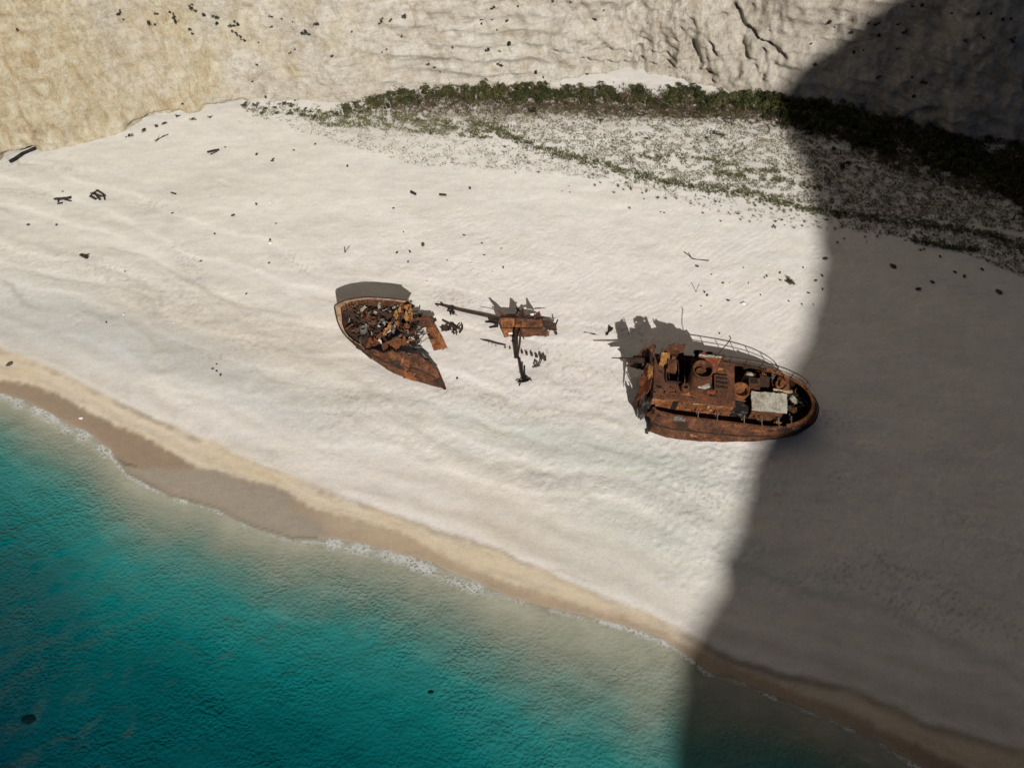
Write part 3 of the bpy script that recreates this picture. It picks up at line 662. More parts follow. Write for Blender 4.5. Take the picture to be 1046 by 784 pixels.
st = thing('shipwreck_stern', (21.5, 45.2, 1.9), 'rusty stern of the wreck with round funnel and pale roof, beside the big shadow', 'shipwreck', 'rusted pieces of the wreck')
# --- hull shell: from the sheer down into the sand, open at the torn forward end
sheer = resample([(11.6,-.75),(10.4,-.25),(9,0),(6,0),(3,0),(0,0),(-1.4,-.22),(-2.6,-.62),(-3.5,-1.2),(-4.2,-2.0),(-4.58,-2.9),(-4.5,-3.9),(-4.1,-4.8),(-3.4,-5.45),(-2.2,-6.1),(-.5,-6.6),(1.8,-6.85),(6.3,-6.9),(9.3,-6.95),(11.2,-6.6)], 90)
sheer = smooth_open(sheer, 3)
foot = resample([(13.6,42.9),(15.6,41.95),(18.7,41.75),(21.9,41.75),(25.1,41.9),(27.9,42.5),(29.1,43.2),(29.8,44.1),(30.25,45.2),(29.9,46.4),(28.9,47.4),(27.2,48.2),(25,48.75),(21,49.2),(17,49.5),(14,49.3)], 90)
foot = smooth_open(foot, 3)
R = np.random.RandomState(21); rows = 9; V = []
for i in range(90):
    a = T(sheer[i, 0], sheer[i, 1], 0); b = np.array([foot[i, 0], foot[i, 1], ground_z(foot[i, 0], foot[i, 1]) - .7])
    for k in range(rows):
        t = k / (rows - 1); q = a * (1 - t) + b * t
        out = np.array([foot[i, 0] - 21.5, foot[i, 1] - 45.4, 0.]); out /= np.linalg.norm(out)
        q = q + out * (.42 * math.sin(math.pi * t) + .10 * float(fbm(q[0] * .7, q[1] * .7, q[2] * .9, 3))) + out * (.10 if k == 3 else 0)
        if i < 2 or i > 87: q = q + EX * R.uniform(-.9, .35)
        V.append(q)
N0 = len(V); A = np.array(V); inn = A - np.repeat(np.stack([foot[:, 0] - 21.5, foot[:, 1] - 45.4, np.zeros(90)], 1), rows, 0) / 9 * .14
F = [tuple(f) for f in grid_faces(90, rows)]
Fi = [tuple(np.array(f)[::-1] + N0) for f in F]
rim = [(i * rows, i * rows + N0, (i + 1) * rows + N0, (i + 1) * rows) for i in range(89)]
ends = [(k, k + 1, k + 1 + N0, k + N0) for k in range(rows - 1)] + [(89 * rows + k + 1, 89 * rows + k, 89 * rows + k + N0, 89 * rows + k + 1 + N0) for k in range(rows - 1)]
mesh_obj('hull', np.vstack([A, inn]), [tuple(map(int, f)) for f in F + Fi + rim + ends], RUST, st, True)
for k in range(22):
    i = R.randint(7, 48); r0 = [0, 1, 4, 5, 5, 6][k % 6]; w_ = R.randint(2, 5); hh_ = R.randint(1, 3); i2, r2 = min(i + w_, 58), min(r0 + hh_, 8)
    off_ = lambda q: q + (q - np.array([21.5, 45.4, q[2]])) * .006
    b = MB(); b.sheet(off_(A[i * rows + r2]), off_(A[i2 * rows + r2]), off_(A[i2 * rows + r0]), off_(A[i * rows + r0]), 7, 5, .03, .05, (.12, .12, .12, .12), 700 + k, .05); b.build('hull_plate', [RUSTB, RUSTD, RUST, RUSTR, RUSTB, GREYP][R.randint(0, 6)], st)
# rubbing strake along the side and the broad cap rail of the bulwark
b = MB()
for i0, i1 in ((3, 30), (31, 56)):
    b.tube([A[i * rows + 3] + (A[i * rows + 3] - np.array([21.5, 45.4, A[i * rows + 3][2]])) * .012 for i in range(i0, i1)], .075, 6)
b.build('rubbing_strake', RUSTD, st)
def ring_strip(z, w_in, w_out, thick, i0, i1, up=0.0):
    m_ = MB(); V = []
    for i in range(i0, i1):
        p = sheer[i]; t = sheer[min(i + 1, 89)] - sheer[max(i - 1, 0)]; t /= np.linalg.norm(t); nrm = np.array([t[1], -t[0]])
        if nrm @ (p - np.array([3., -3.4])) < 0: nrm = -nrm
        wob = .03 * float(fbm(p[0] * 2, p[1] * 2, z, 2))
        V += [T(*(p + nrm * w_out), z + wob), T(*(p - nrm * w_in), z + wob), T(*(p - nrm * w_in), z - thick + wob), T(*(p + nrm * w_out), z - thick + wob)]
    n = i1 - i0
    m_.add(V, [(j * 4 + k, j * 4 + (k + 1) % 4, j * 4 + 4 + (k + 1) % 4, j * 4 + 4 + k) for j in range(n - 1) for k in range(4)] + [(0, 3, 2, 1), tuple((n - 1) * 4 + k for k in range(4))])
    return m_
ring_strip(.07, .10, .07, .08, 4, 34).build('cap_rail', RUST, st)
ring_strip(.09, .22, .10, .10, 34, 62).build('stern_cap_rail', RUSTB, st)['label'] = 'broad lighter brown rail round the stern'
ring_strip(.07, .14, .10, .09, 62, 88).build('cap_rail', RUSTD, st)
# deck a metre below the sheer
cx = np.array([3., -3.4]); V = []; nr = 7
for i in range(90):
    for k in range(nr):
        q = sheer[i] * 0.985 + cx * .015; q = q + (np.array([q[0], -3.4]) - q) * (k / (nr - 1))
        V.append(T(q[0], q[1], -.95 + .05 * float(fbm(q[0], q[1], 2, 3)) - (.5 if q[0] < -1.6 else 0)))
mesh_obj('deck', V, grid_faces(90, nr), RUSTD, st, True)
# --- deckhouse with the open hold in its roof
b = MB(); b.box(T, 3.5, 11.15, -1.32, -1.22, -1.0, 1.0, .4, .05, 1).box(T, 3.5, 11.15, -6.1, -6.0, -1.0, .95, .4, .05, 1)
b.box(T, 3.45, 3.55, -5.99, -1.33, -1.0, .96, .4, .04, 1).box(T, 11.0, 11.1, -5.99, -1.33, -1.0, .96, .4, .05, 1)
house = b.build('deckhouse_wall', RUSTB, st)
b = MB(); b.box(T, 3.4, 11.2, -3.0, -1.15, .97, 1.05, .4, .05, 2).box(T, 3.4, 7.62, -6.15, -3.0, .97, 1.05, .4, .05, 2)
b.box(T, 9.95, 11.2, -6.15, -3.0, .965, 1.03, .4, .05, 2)
b.build('deckhouse_roof', rust('roof_brown', (.03, .013, .008), (.115, .046, .024), (.19, .082, .036), .9), st)
b = MB(); b.box(T, 7.66, 9.9, -5.98, -3.05, -1.2, -1.1, .5, .05, 3); b.box(T, 7.62, 7.68, -5.98, -3.05, -1.1, .95, .5, .03, 3); b.box(T, 9.9, 9.96, -5.98, -3.05, -1.1, .95, .5, .03, 3)
for k in range(5): b.tube([T(7.7, -5.6 + k * .55, -.6), T(9.9, -5.5 + k * .5, -.4)], .05, 5)
b.build('hold', HOLD, st)
b = MB(); 
for (x0, x1, y0, y1) in ((7.55, 10.05, -3.05, -2.92), (7.55, 10.05, -6.2, -6.06)): b.box(T, x0, x1, y0, y1, 1.05, 1.32, .4, .03, 4)
for (x0, x1) in ((7.5, 7.62), (9.98, 10.1)): b.box(T, x0, x1, -6.06, -3.05, 1.05, 1.30, .4, .03, 4)
b.build('hold_coaming', RUSTD, st)
# flaked band and doorway on the lit side of the house
b = MB(); b.box(T, 8.65, 9.2, -1.20, -1.17, -.8, .75, .4, .0, 5); b.build('doorway', HOLD, st)
for k in range(40):
    x = R.uniform(3.7, 10.9); b = MB()
    if 8.4 < x < 9.4: continue
    z = R.uniform(-.75, .8); w, h_ = R.uniform(.15, .7), R.uniform(.12, .4)
    b.sheet(T(x, -1.19, z), T(x + w, -1.17, z + R.uniform(-.1, .1)), T(x + w * .9, -1.14 + R.uniform(0, .12), z + h_), T(x + .04, -1.14, z + h_), 3, 2, .02, .05, (.3, .3, .3, .3), 40 + k); b.build('flaking_plate', [GOLD, RUSTB, GOLD, CREAM][k % 4], st)
for k in range(16):
    x, y = R.uniform(3.6, 10.2), R.uniform(-2.8, -1.4); 
    if k > 9: x, y = R.uniform(3.6, 5.6), R.uniform(-5.8, -3.2)
    w_, d_ = R.uniform(.4, 1.2), R.uniform(.25, .7); b = MB(); b.sheet(T(x, y - d_, 1.09), T(x + w_, y - d_, 1.09), T(x + w_, y, 1.08), T(x, y, 1.08), 6, 5, .02, .03, (.3, .3, .3, .3), 740 + k, .04); b.build('roof_flake', [RUSTB, RUSTD, RUST, RUSTR, HOLD, GOLD][k % 6], st)
# --- funnel
fx, fy = 7.05, -3.35
b = MB(); b.lathe(T, fx, fy, [(.93, 1.02), (.93, 1.5), (.92, 2.2), (.94, 3.0), (.95, 3.45), (.99, 3.47), (.99, 3.56), (.86, 3.56), (.86, 2.95), (.84, 2.6)], 32, .03)
fun = b.build('funnel', RUST, st, True)
b = MB(); b.lathe(T, fx, fy, [(.86, 2.72), (.55, 2.76), (.52, 2.95), (.30, 2.97), (.02, 2.98)], 26, .03); b.build('funnel_floor', RUST, fun)
b = MB(); b.box(T, fx - 1.0, fx - .25, fy + .55, fy + .95, 1.8, 2.02, .3, .04, 6); b.tube([T(fx - 1.05 + .05 * 0, fy + .78, 1.9), T(fx - .6, fy + 1.02, 1.86), T(fx + .1, fy + 1.0, 1.9)], .09, 6); b.build('funnel_ledge', PALE, fun)
b = MB(); b.lathe(T, 8.25, -2.35, [(.42, 1.05), (.42, 1.5), (.36, 1.7), (.20, 1.72), (.19, 1.4)], 16, .03); b.tube([T(8.35, -2.6, 1.2), T(8.45, -2.75, 2.3)], .06, 6); b.build('ventilator', RUST, st)
# upright red plate with a torn pale top behind the funnel
b = MB(); b.sheet(T(7.35, -4.75, 1.0), T(5.25, -4.62, 1.0), T(5.3, -4.85, 3.75), T(7.35, -4.95, 3.9), 14, 14, .07, .12, (0, .05, .14, .05), 7)
pl = b.build('upright_plate', RUSTR, st)
b = MB()
for k in range(9):
    x = 5.3 + k * .235; b.sheet(T(x, -4.80, 3.45 + R.uniform(-.1, .2)), T(x + .3, -4.80, 3.5), T(x + .28, -4.76, 3.92), T(x, -4.78, 3.9), 3, 3, .03, .08, (.2, .1, .4, .1), 60 + k)
b.build('flaked_edge', PALE, pl)
b = MB(); b.tube([T(5.25, -4.7, 1.0), T(5.27, -4.85, 3.7)], .05, 6); b.build('stay', RUSTD, pl)
b = MB(); b.tube([T(7.35, -4.85, 1.0), T(7.38, -5.0, 3.9)], .06, 6); b.build('stay', RUSTD, pl)
# --- skylight
b = MB(); b.box(T, 4.0, 5.45, -4.3, -2.65, 1.05, 1.42, .4, .03, 8); sk = b.build('skylight', RUST, st)
b = MB()
for y in (-4.0, -3.5, -3.0): b.box(T, 4.2, 5.3, y - .10, y + .14, 1.40, 1.46, .6, .0, 8)
b.build('skylight_slot', HOLD, sk)
# --- winch drums, casing and vents aft of the house
b = MB(); b.lathe(T, 2.75, -3.25, [(.85, -.95), (.85, .2), (.80, .75), (.86, .9), (.86, 1.0), (.70, 1.0), (.68, .6), (.2, .55), (.02, .56)], 24, .05)
dr = b.build('engine_drum', RUSTB, st, True)
b = MB(); b.sheet(T(3.45, -2.55, .1), T(2.0, -2.5, .1), T(2.05, -2.36, .5), T(3.4, -2.4, .5), 6, 3, .04, .08, (.1,) * 4, 9); b.build('bright_flake', GOLD, dr)
b = MB(); b.box(T, .95, 2.0, -4.75, -3.55, -.95, 1.02, .4, .05, 9); cs = b.build('engine_casing', RUST, st)
b = MB(); b.box(T, 1.15, 1.85, -4.6, -4.1, 1.0, 1.06, .5, .0, 9); b.build('casing_hatch', HOLD, cs)
b = MB(); b.lathe(T, 1.75, -5.35, [(.45, -.95), (.45, .3), (.38, .55), (.1, .6), (.02, .6)], 14, .04); b.build('ventilator', PALE, st, True)
b = MB(); b.box(T, -.1, .8, -5.4, -4.3, -.95, .62, .4, .06, 10); b.build('locker', RUSTD, st)
b = MB(); b.box(T, -2.2, -.55, -5.5, -4.0, -.95, .05, .4, .06, 11); bx_ = b.build('winch_bed', RUST, st)
b = MB(); 
wc = []
for k in range(14):
    t = k * 6.283 / 13; wc.append(T(-1.35 + .5 * math.cos(t), -4.7 + .5 * math.sin(t), .35 + .05 * math.sin(3 * t)))
b.tube(wc, .13, 7); b.tube([T(-1.35, -4.7, 0), T(-1.35, -4.7, .7)], .25, 10); b.build('winch', RUSTB, bx_)
b = MB(); b.sheet(T(-.4, -3.95, .62), T(-2.3, -4.05, .62), T(-2.3, -3.75, .7), T(-.4, -3.7, .7), 6, 3, .05, .08, (.1,) * 4, 12); b.build('torn_plate', CREAM, st)
# --- aft house under the pale roof
b = MB(); b.box(T, -1.25, 1.7, -2.95, -1.25, -.95, 1.08, .4, .05, 13); b.build('aft_house', RUST, st)
b = MB(); b.sheet(T(1.95, -3.1, 1.22), T(1.9, -.95, 1.18), T(-1.5, -1.1, 1.18), T(-1.55, -3.3, 1.2), 12, 16, .07, .05, (.03, .02, .03, .05), 14)
b.build('pale_roof', PALE, st)
b = MB(); b.box(T, 1.9, 3.4, -2.35, -1.3, -.95, .25, .4, .06, 15); b.build('broken_locker', HOLD, st)
for k in range(8):
    b = MB(); x, y = R.uniform(1.9, 3.4), R.uniform(-2.6, -.9); b.sheet(T(x, y, .25), T(x + .4, y + .1, .3), T(x + .3, y + .35, .5), T(x - .1, y + .2, .4), 3, 3, .04, .1, (.2,) * 4, 90 + k); b.build('scrap', GREYP, st)
# --- rails and stanchions
b = MB(); 
rail_i = list(range(56, 76))
def rp(i, z, inn=.15):
    p = sheer[i]; c = np.array([p[0] * .2 + 2, -3.4]); d = c - p; d /= np.linalg.norm(d); return T(*(p + d * inn), z)
idx = list(range(50, 80))
b.tube([rp(i, 1.18) for i in idx][::1] , .055, 6); b.tube([rp(i, .62) for i in idx], .04, 5)
b.tube([rp(50, 1.18), rp(49, 1.0), rp(49, .3), rp(49, 0)], .055, 6)
rl = b.build('guard_rail', RUSTD, st)
for i in range(50, 80, 4):
    b = MB(); b.tube([rp(i, 0), rp(i, 1.2)], .045, 6); b.build('stanchion', RUSTD, rl)
for x in (6.7, 4.9, 2.3, .6, -1.0, -2.2):
    b = MB(); y = float(np.interp(x, sheer[:50, 0][::-1], sheer[:50, 1][::-1])); b.tube([T(x, y - .05, .05), T(x + R.uniform(-.1, .1), y - .85, .28)], .05, 6); b.tube([T(x, y - .85, -.9), T(x, y - .85, .3)], .04, 5); b.build('bulwark_stay', GREYP, st)
b = MB(); b.tube([T(10.9, -5.3, .9), T(10.85, -5.3, 1.8), T(10.8, -5.35, 3.3)], [.10, .08, .04], 7); b.build('broken_mast', RUSTD, st)
b = MB(); b.tube([T(5.2, -6.4, 1.0), T(5.0, -6.6, 2.2), T(4.6, -6.9, 3.1), T(4.35, -7.3, 3.5), T(4.5, -7.6, 3.4)], .05, 6); b.build('davit', RUSTD, st)
for px, s in (((9.6, -4.6, 1.05), 1), ((10.3, -5.3, 1.0), 2)):
    b = MB(); b.box(lambda x, y, z: T(px[0] + x, px[1] + y, px[2] + z), -.45, .45, -.55, .55, 0, .85, .35, .08, 20 + s); b.build('deck_box', RUST if s == 1 else GOLD, st)
# --- torn forward end: bulkhead, leaning plates, beams
b = MB(); b.sheet(T(11.2, -1.3, -3.2), T(11.2, -6.2, -3.2), T(11.1, -6.2, .9), T(11.1, -1.3, .9), 14, 10, .06, .12, (0, 0, .05, 0), 16, .03); b.build('bulkhead', RUSTD, st)
b = MB(); b.sheet(T(11.3, -5.4, .9), T(11.4, -2.0, .8), T(12.6, -1.4, -1.3), T(12.0, -5.2, -.3), 10, 8, .06, .15, (.02, .1, .2, .05), 17); b.build('leaning_plate', RUSTR, st)
b = MB(); b.sheet(T(11.2, -5.2, .95), T(11.25, -3.4, .85), T(11.75, -3.3, .55), T(11.7, -5.2, .65), 8, 5, .05, .12, (.05, .2, .3, .2), 18); b.build('ochre_plate', GOLD, st)
b = MB(); b.sheet(T(11.1, -.9, -.3), T(11.3, -2.1, -.3), T(12.3, -1.9, -2.9), T(11.8, -.5, -3.0), 8, 10, .06, .15, (.05, .1, .25, .1), 19); b.build('leaning_plate', GREYP, st)
b = MB(); b.sheet(T(11.3, -6.5, .1), T(11.3, -5.6, .0), T(14.0, -5.5, -.5), T(14.2, -5.9, -.4), 10, 5, .06, .12, (.05, .2, .3, .2), 23); b.build('jutting_plate', RUSTD, st)
b = MB(); b.tube([T(10.2, -6.0, .5), T(12.5, -5.9, .25), T(15.3, -5.7, .0)], [.10, .09, .05], 6); b.build('jutting_beam', HOLD, st)
b = MB(); b.sheet(T(11.4, -6.9, -.2), T(11.5, -6.9, -3.2), T(13.6, -6.6, -3.0), T(13.2, -6.7, -.5), 8, 8, .06, .2, (.05, .15, .2, .1), 24, .03); b.build('torn_side_plate', RUSTD, st)
b = MB(); b.sheet(T(11.2, -6.3, .4), T(11.2, -4.5, .6), T(11.9, -4.6, 2.3), T(11.8, -6.0, 2.0), 8, 8, .05, .15, (.03, .1, .18, .1), 25, .03); b.build('torn_plate', RUSTD, st)
b = MB(); b.sheet(T(11.3, -6.7, -.3), T(12.9, -6.5, -.6), T(12.4, -6.3, 1.9), T(11.2, -6.5, 2.2), 8, 9, .06, .15, (.03, .1, .15, .05), 29, .02); b.build('torn_side_plate', RUST, st)
b = MB(); b.sheet(T(11.3, -.9, -3.1), T(12.6, -2.4, -3.0), T(12.3, -2.9, -1.2), T(11.3, -1.4, -.9), 8, 8, .06, .2, (.05, .15, .3, .1), 32, .03); b.build('torn_plate', RUSTD, st)
for k in range(7):
    x = 11.6 + R.uniform(0, .5); y = -1.0 - k * .8
    b = MB(); b.tube([T(x, y, -2.5), T(x + R.uniform(-.1, .3), y + R.uniform(-.2, .2), -.9 + R.uniform(-.6, .4))], .07, 5); b.build('hull_frame', RUSTD, st)
b = MB(); b.sheet(T(10.6, -6.2, .9), T(8.4, -6.15, .95), T(8.5, -6.3, 2.9), T(10.1, -6.4, 2.7), 10, 9, .06, .15, (0, .05, .14, .08), 27, .02); b.build('torn_plate', RUST, st)
b = MB(); b.sheet(T(7.6, -6.2, 1.0), T(4.4, -6.15, 1.0), T(4.5, -6.35, 2.0), T(7.5, -6.4, 2.2), 12, 6, .06, .1, (0, .05, .2, .1), 28); b.build('casing_side', RUSTD, st)
for k in range(16):
    x, y = R.uniform(3.8, 11.0), R.uniform(-6.0, -1.5); z = 1.12
    if 7.4 < x < 10.1 and y < -2.8: z = -.9
    a_ = R.uniform(0, 6.28); l_ = R.uniform(.25, .7); b = MB()
    if k % 2: b.tube([T(x, y, z), T(x + l_ * math.cos(a_), y + l_ * math.sin(a_), z + R.uniform(0, .25))], .05, 5); b.build('bent_pipe', RUSTD, st)
    else: b.sheet(T(x, y, z), T(x + l_, y + .1, z + .1), T(x + l_ * .9, y + l_ * .6, z + .2), T(x - .1, y + l_ * .5, z + .1), 4, 3, .04, .12, (.3,) * 4, 600 + k); b.build('scrap', [GREYP, RUSTD, RUSTB, HOLD][k // 2 % 4], st)
for k, x in enumerate((-2.0, -.6, 1.2, 3.6, 6.0, 8.0, 10.0)):
    y = float(np.interp(x, sheer[:50, 0][::-1], sheer[:50, 1][::-1])); b = MB(); b.sheet(T(x, y + .16, -.55), T(x + .55, y + .16, -.55), T(x + .5, y + .15, -.35), T(x + .05, y + .15, -.33), 3, 2, .03, .03, (.2,) * 4, 640 + k); b.build('freeing_port', HOLD, st)
for k in range(14):
    x = R.uniform(3.5, 11.2); y = .30 + R.uniform(0, .15); z = -3.0 + R.uniform(-.1, .3) - (11 - x) * -.02; b = MB(); w_ = R.uniform(.2, .5)
    b.sheet(T(x, y + .2, z - .5), T(x + w_, y + .2, z - .5), T(x + w_ * .8, y + .16, z + .35), T(x + w_ * .2, y + .18, z + .2), 3, 3, .04, .08, (.3,) * 4, 660 + k); b.build('torn_plate', [RUSTD, HOLD, RUST][k % 3], st)
# --- wreckage in the stern well
for k in range(12):
    x, y = R.uniform(-3.6, -1.6), R.uniform(-4.6, -1.8)
    b = MB(); a_ = R.uniform(0, 6.28); l_ = R.uniform(.5, 1.3); z = -1.2 + R.uniform(0, .6)
    b.tube([T(x, y, z), T(x + l_ * math.cos(a_), y + l_ * math.sin(a_), z + R.uniform(-.1, .4))], R.uniform(.04, .08), 5); b.build('bent_pipe', GREYP if k % 3 == 0 else RUSTD, st)
for k in range(44):
    x, y = R.uniform(-3.4, 3.4), R.uniform(-6.3, -.6)
    if -1.5 < x < 1.9 and -3.2 < y < -.9: continue
    if x < -2 and (y > -1.6 or y < -5): continue
    z = R.uniform(-.9, .5); a_ = R.uniform(0, 6.28); l_ = R.uniform(.25, .8); dx, dy = l_ * math.cos(a_), l_ * math.sin(a_); b = MB()
    if k % 2: b.tube([T(x, y, z), T(x + dx * .5 + .1, y + dy * .5, z + R.uniform(0, .3)), T(x + dx, y + dy, z + R.uniform(-.2, .5))], R.uniform(.03, .06), 5); b.build('bent_pipe', [RUSTD, GREYP, RUSTB, HOLD][k // 2 % 4], st)
    else: b.sheet(T(x, y, z), T(x + dx, y + dy, z + R.uniform(-.2, .3)), T(x + dx - dy * .5, y + dy + dx * .5, z + R.uniform(-.1, .4)), T(x - dy * .5, y + dx * .5, z + .1), 5, 4, .04, .15, (.3,) * 4, 860 + k, .08); b.build('scrap', [RUST, RUSTB, GREYP, RUSTD, RUSTR, GOLD][k // 2 % 6], st)
for k in range(6):
    b = MB(); x = 7.85 + k * .36; b.tube([T(x, -3.0, 1.1 + R.uniform(-.1, .1)), T(x + R.uniform(-.15, .15), -4.4, 1.0 + R.uniform(-.3, .1)), T(x, -6.0, 1.1)] if k % 2 else [T(x, -3.0, 1.05), T(x + .1, -3.9, .5), T(x + .2, -4.3, -.3)], .05, 5); b.build('deck_beam', RUSTD, st)
b = MB(); b.sheet(T(-2.3, -3.9, -.6), T(-2.9, -3.2, -.6), T(-3.3, -3.6, -.4), T(-2.7, -4.4, -.4), 5, 5, .04, .12, (.2,) * 4, 30); b.build('white_scrap', PALE, st)
b = MB(); b.sheet(T(-2.1, -2.4, -.5), T(-3.0, -2.2, -.7), T(-3.1, -2.9, -.5), T(-2.3, -3.0, -.4), 5, 5, .05, .15, (.2,) * 4, 31, .2); b.build('torn_plate', RUST, st)

# --- bow section, heeled over to port
def B(x, y, h): return W(330 + x / 5.807, 275 + y / 5.807, h)
bw = thing('shipwreck_bow', (-13.5, 55.5, 2.0), 'rusty bow of the wreck with cream rim, full of jumbled scrap, nearest the sea', 'shipwreck', 'rusted pieces of the wreck')
pairs = [((690,605,1.2),(735,718)),((600,520,1.9),(600,682)),((500,490,2.1),(480,640)),((400,490,2.0),(400,602)),((320,478,1.8),(330,545)),((240,465,1.7),(272,492)),((185,435,2.0),(226,455)),((140,400,2.4),(195,428)),
         ((105,350,3.0),(165,402)),((85,300,3.7),(140,388)),((68,215,4.3),(108,368)),((95,203,4.3),(150,352)),((130,188,4.3),(210,342)),((180,177,4.35),(250,332)),((250,168,4.4),(290,326)),((330,170,4.4),(350,325)),((420,178,4.4),(430,328)),((515,190,4.3),(525,340))]
NB = 72
rimP = resample([B(*a) for a, _ in pairs], NB); k_ = np.linspace(0, len(pairs) - 1, NB)
rimP = np.stack([np.interp(k_, range(len(pairs)), [B(*a)[c] for a, _ in pairs]) for c in range(3)], -1)
fp = np.array([B(*f, 0) for _, f in pairs]); footP = np.stack([np.interp(k_, range(len(pairs)), fp[:, c]) for c in range(3)], -1)
rimP = smooth_open(rimP, 1)
for i in range(26): rimP[i, 2] += .62 * float(perlin(i * .55, 2.2, 1.1)) * min(1, (26 - i) / 5) + .34 * float(perlin(i * 1.7, 7.2, 1.1)) * min(1, (26 - i) / 5)
if 1: footP = smooth_open(footP, 2)
for i in range(NB): footP[i, 2] = ground_z(footP[i, 0], footP[i, 1]) - .45
rows = 8; cen = np.array([-13.0, 56.0, 3.0]); V = []
for i in range(NB):
    for k in range(rows):
        t = k / (rows - 1); q = rimP[i] * (1 - t) + footP[i] * t; o_ = q - cen; o_[2] = 0; o_ /= np.linalg.norm(o_)
        q = q + o_ * (.18 * math.sin(3.14 * t) + .12 * float(fbm(q[0] * .8, q[1] * .8, q[2], 3)))
        if i < 3: q = q + (rimP[0] - rimP[6]) / 6 * R.uniform(-1.2, .6)
        if i > NB - 3: q = q + np.array([1, 0, 0]) * R.uniform(-.8, .5)
        V.append(q)
A = np.array(V); N0 = len(A); inn = A + np.array([0, 0, 0]) - np.repeat(np.stack([rimP[:, 0] - cen[0], rimP[:, 1] - cen[1], np.zeros(NB)], 1), rows, 0) / 6 * .09
F = [tuple(f) for f in grid_faces(NB, rows)]
ff_ = F + [tuple(np.array(f)[::-1] + N0) for f in F] + [(i * rows, i * rows + N0, (i + 1) * rows + N0, (i + 1) * rows) for i in range(NB - 1)] + [(k, k + 1, k + 1 + N0, k + N0) for k in range(rows - 1)] + [((NB - 1) * rows + k + 1, (NB - 1) * rows + k, (NB - 1) * rows + k + N0, (NB - 1) * rows + k + 1 + N0) for k in range(rows - 1)]
mesh_obj('hull', np.vstack([A, inn]), [tuple(map(int, f)) for f in ff_], RUST, bw, True)
def inward(i, d, dz):
    p = rimP[i]; t = rimP[min(i + 1, NB - 1)] - rimP[max(i - 1, 0)]; n_ = np.array([t[1], -t[0], 0]); n_ /= np.linalg.norm(n_)
    if n_ @ (cen - p) < 0: n_ = -n_
    return p + n_ * d + np.array([0, 0, dz])
i0 = 20; V = []
for i in range(i0, NB - 1):
    wd_ = .16 + .42 * math.exp(-((i - 42) / 7.0) ** 2); wd_ += .05 * float(fbm(i * .4, 1, 1, 2))
    brk = .0 if (i % 13) else -.05
    V += [inward(i, .03, .05), inward(i, wd_, .02 + brk), inward(i, wd_, -.07), inward(i, .03, -.05)]
n = NB - 1 - i0
mesh_obj('rim_plank', V, [(j * 4 + k, j * 4 + (k + 1) % 4, j * 4 + 4 + (k + 1) % 4, j * 4 + 4 + k) for j in range(n - 1) for k in range(4)] + [(3, 2, 1, 0), tuple((n - 1) * 4 + k for k in range(4))], rust('tan_rim_paint', (.10, .055, .03), (.30, .20, .125), (.48, .37, .255), 1.8), bw)['label'] = 'cream painted plank round the bow rim'
b = MB(); b.tube([inward(i, -.05, .04) for i in range(2, NB - 1)], .07, 6); b.build('rubbing_rail', RUSTD, bw)
# inner deck
V = []; ns = 9
for i in range(i0 + 2, 45):
    j = NB - 2 - int((i - i0 - 2) * (NB - 2 - 47) / (44 - i0 - 2)); a, c = inward(i, .1, -.6), inward(j, .1, -1.25)
    for k in range(ns):
        t = k / (ns - 1); q = a * (1 - t) + c * t; q[2] -= .7 * math.sin(3.14 * t) - .22 * float(fbm(q[0] * 1.3, q[1] * 1.3, 1, 3)); V.append(q)
mesh_obj('inner_deck', V, grid_faces(43 - i0, ns), RUSTD, bw, True)
b = MB()
for i in range(50, NB - 2, 3):
    b = MB(); b.tube([inward(i, .1, -.1), inward(i, .22, -1.0), inward(i, .5, -1.8)], .06, 5); b.build('frame_rib', RUSTD, bw)
def jum(x, y, h): return B(x, y, h)
def hfill(x, y):                       # height of the jumble, high to starboard
    return float(np.clip(3.2 - (y - 190) / 300 * 2.6, .4, 3.3)) + .2 + .35 * float(perlin(x * .03, y * .03, .5))
RJ = np.random.RandomState(77); cnt = 0
def in_bow(x, y): return (150 + max(0, (y - 380)) * 1.4 < x < 560) and y < 470 and y > 195 and y > 215 - (x - 150) * .06
pal = [RUST, RUSTB, RUSTB, HOLD, RUST, RUSTD, RUSTB, HOLD, GREYP, RUST]
while cnt < 52:
    x, y = RJ.uniform(150, 560), RJ.uniform(200, 470)
    if not in_bow(x, y): continue
    c = jum(x, y, hfill(x, y) + RJ.uniform(-.2, .35)); a_ = RJ.uniform(0, 6.28); w, l = RJ.uniform(.10, .36), RJ.uniform(.25, .85); tl = RJ.uniform(-.5, .5); t2 = RJ.uniform(-.5, .5)
    dx = np.array([math.cos(a_) * l, math.sin(a_) * l, tl]); dy = np.array([-math.sin(a_) * w, math.cos(a_) * w, t2])
    b = MB(); b.sheet(c - dx - dy, c + dx - dy, c + dx + dy, c - dx + dy, 5, 4, .05, .22, (.25, .3, .25, .3), 200 + cnt, .06); b.build('crumpled_plate', pal[cnt % 10], bw); cnt += 1
cnt = 0
while cnt < 70:
    x, y = RJ.uniform(150, 610), RJ.uniform(200, 480)
    if not in_bow(x, y) and not (470 < x < 610 and 330 < y < 480): continue
    h_ = hfill(x, y) + RJ.uniform(0, .55)
    if x > 500: h_ = min(h_, 1.1)
    c = jum(x, y, h_); a_ = RJ.uniform(0, 6.28); l = RJ.uniform(.3, 1.0)
    d = np.array([math.cos(a_) * l, math.sin(a_) * l, RJ.uniform(-.5, .5)]); k_b = np.array([RJ.normal(0, .2), RJ.normal(0, .2), RJ.normal(0, .2)])
    b = MB(); b.tube([c - d, c + k_b, c + d], RJ.uniform(.035, .09), 6); b.build('bent_pipe', [RUSTD, RUSTB, GREYP, RUST, HOLD][cnt % 5], bw); cnt += 1
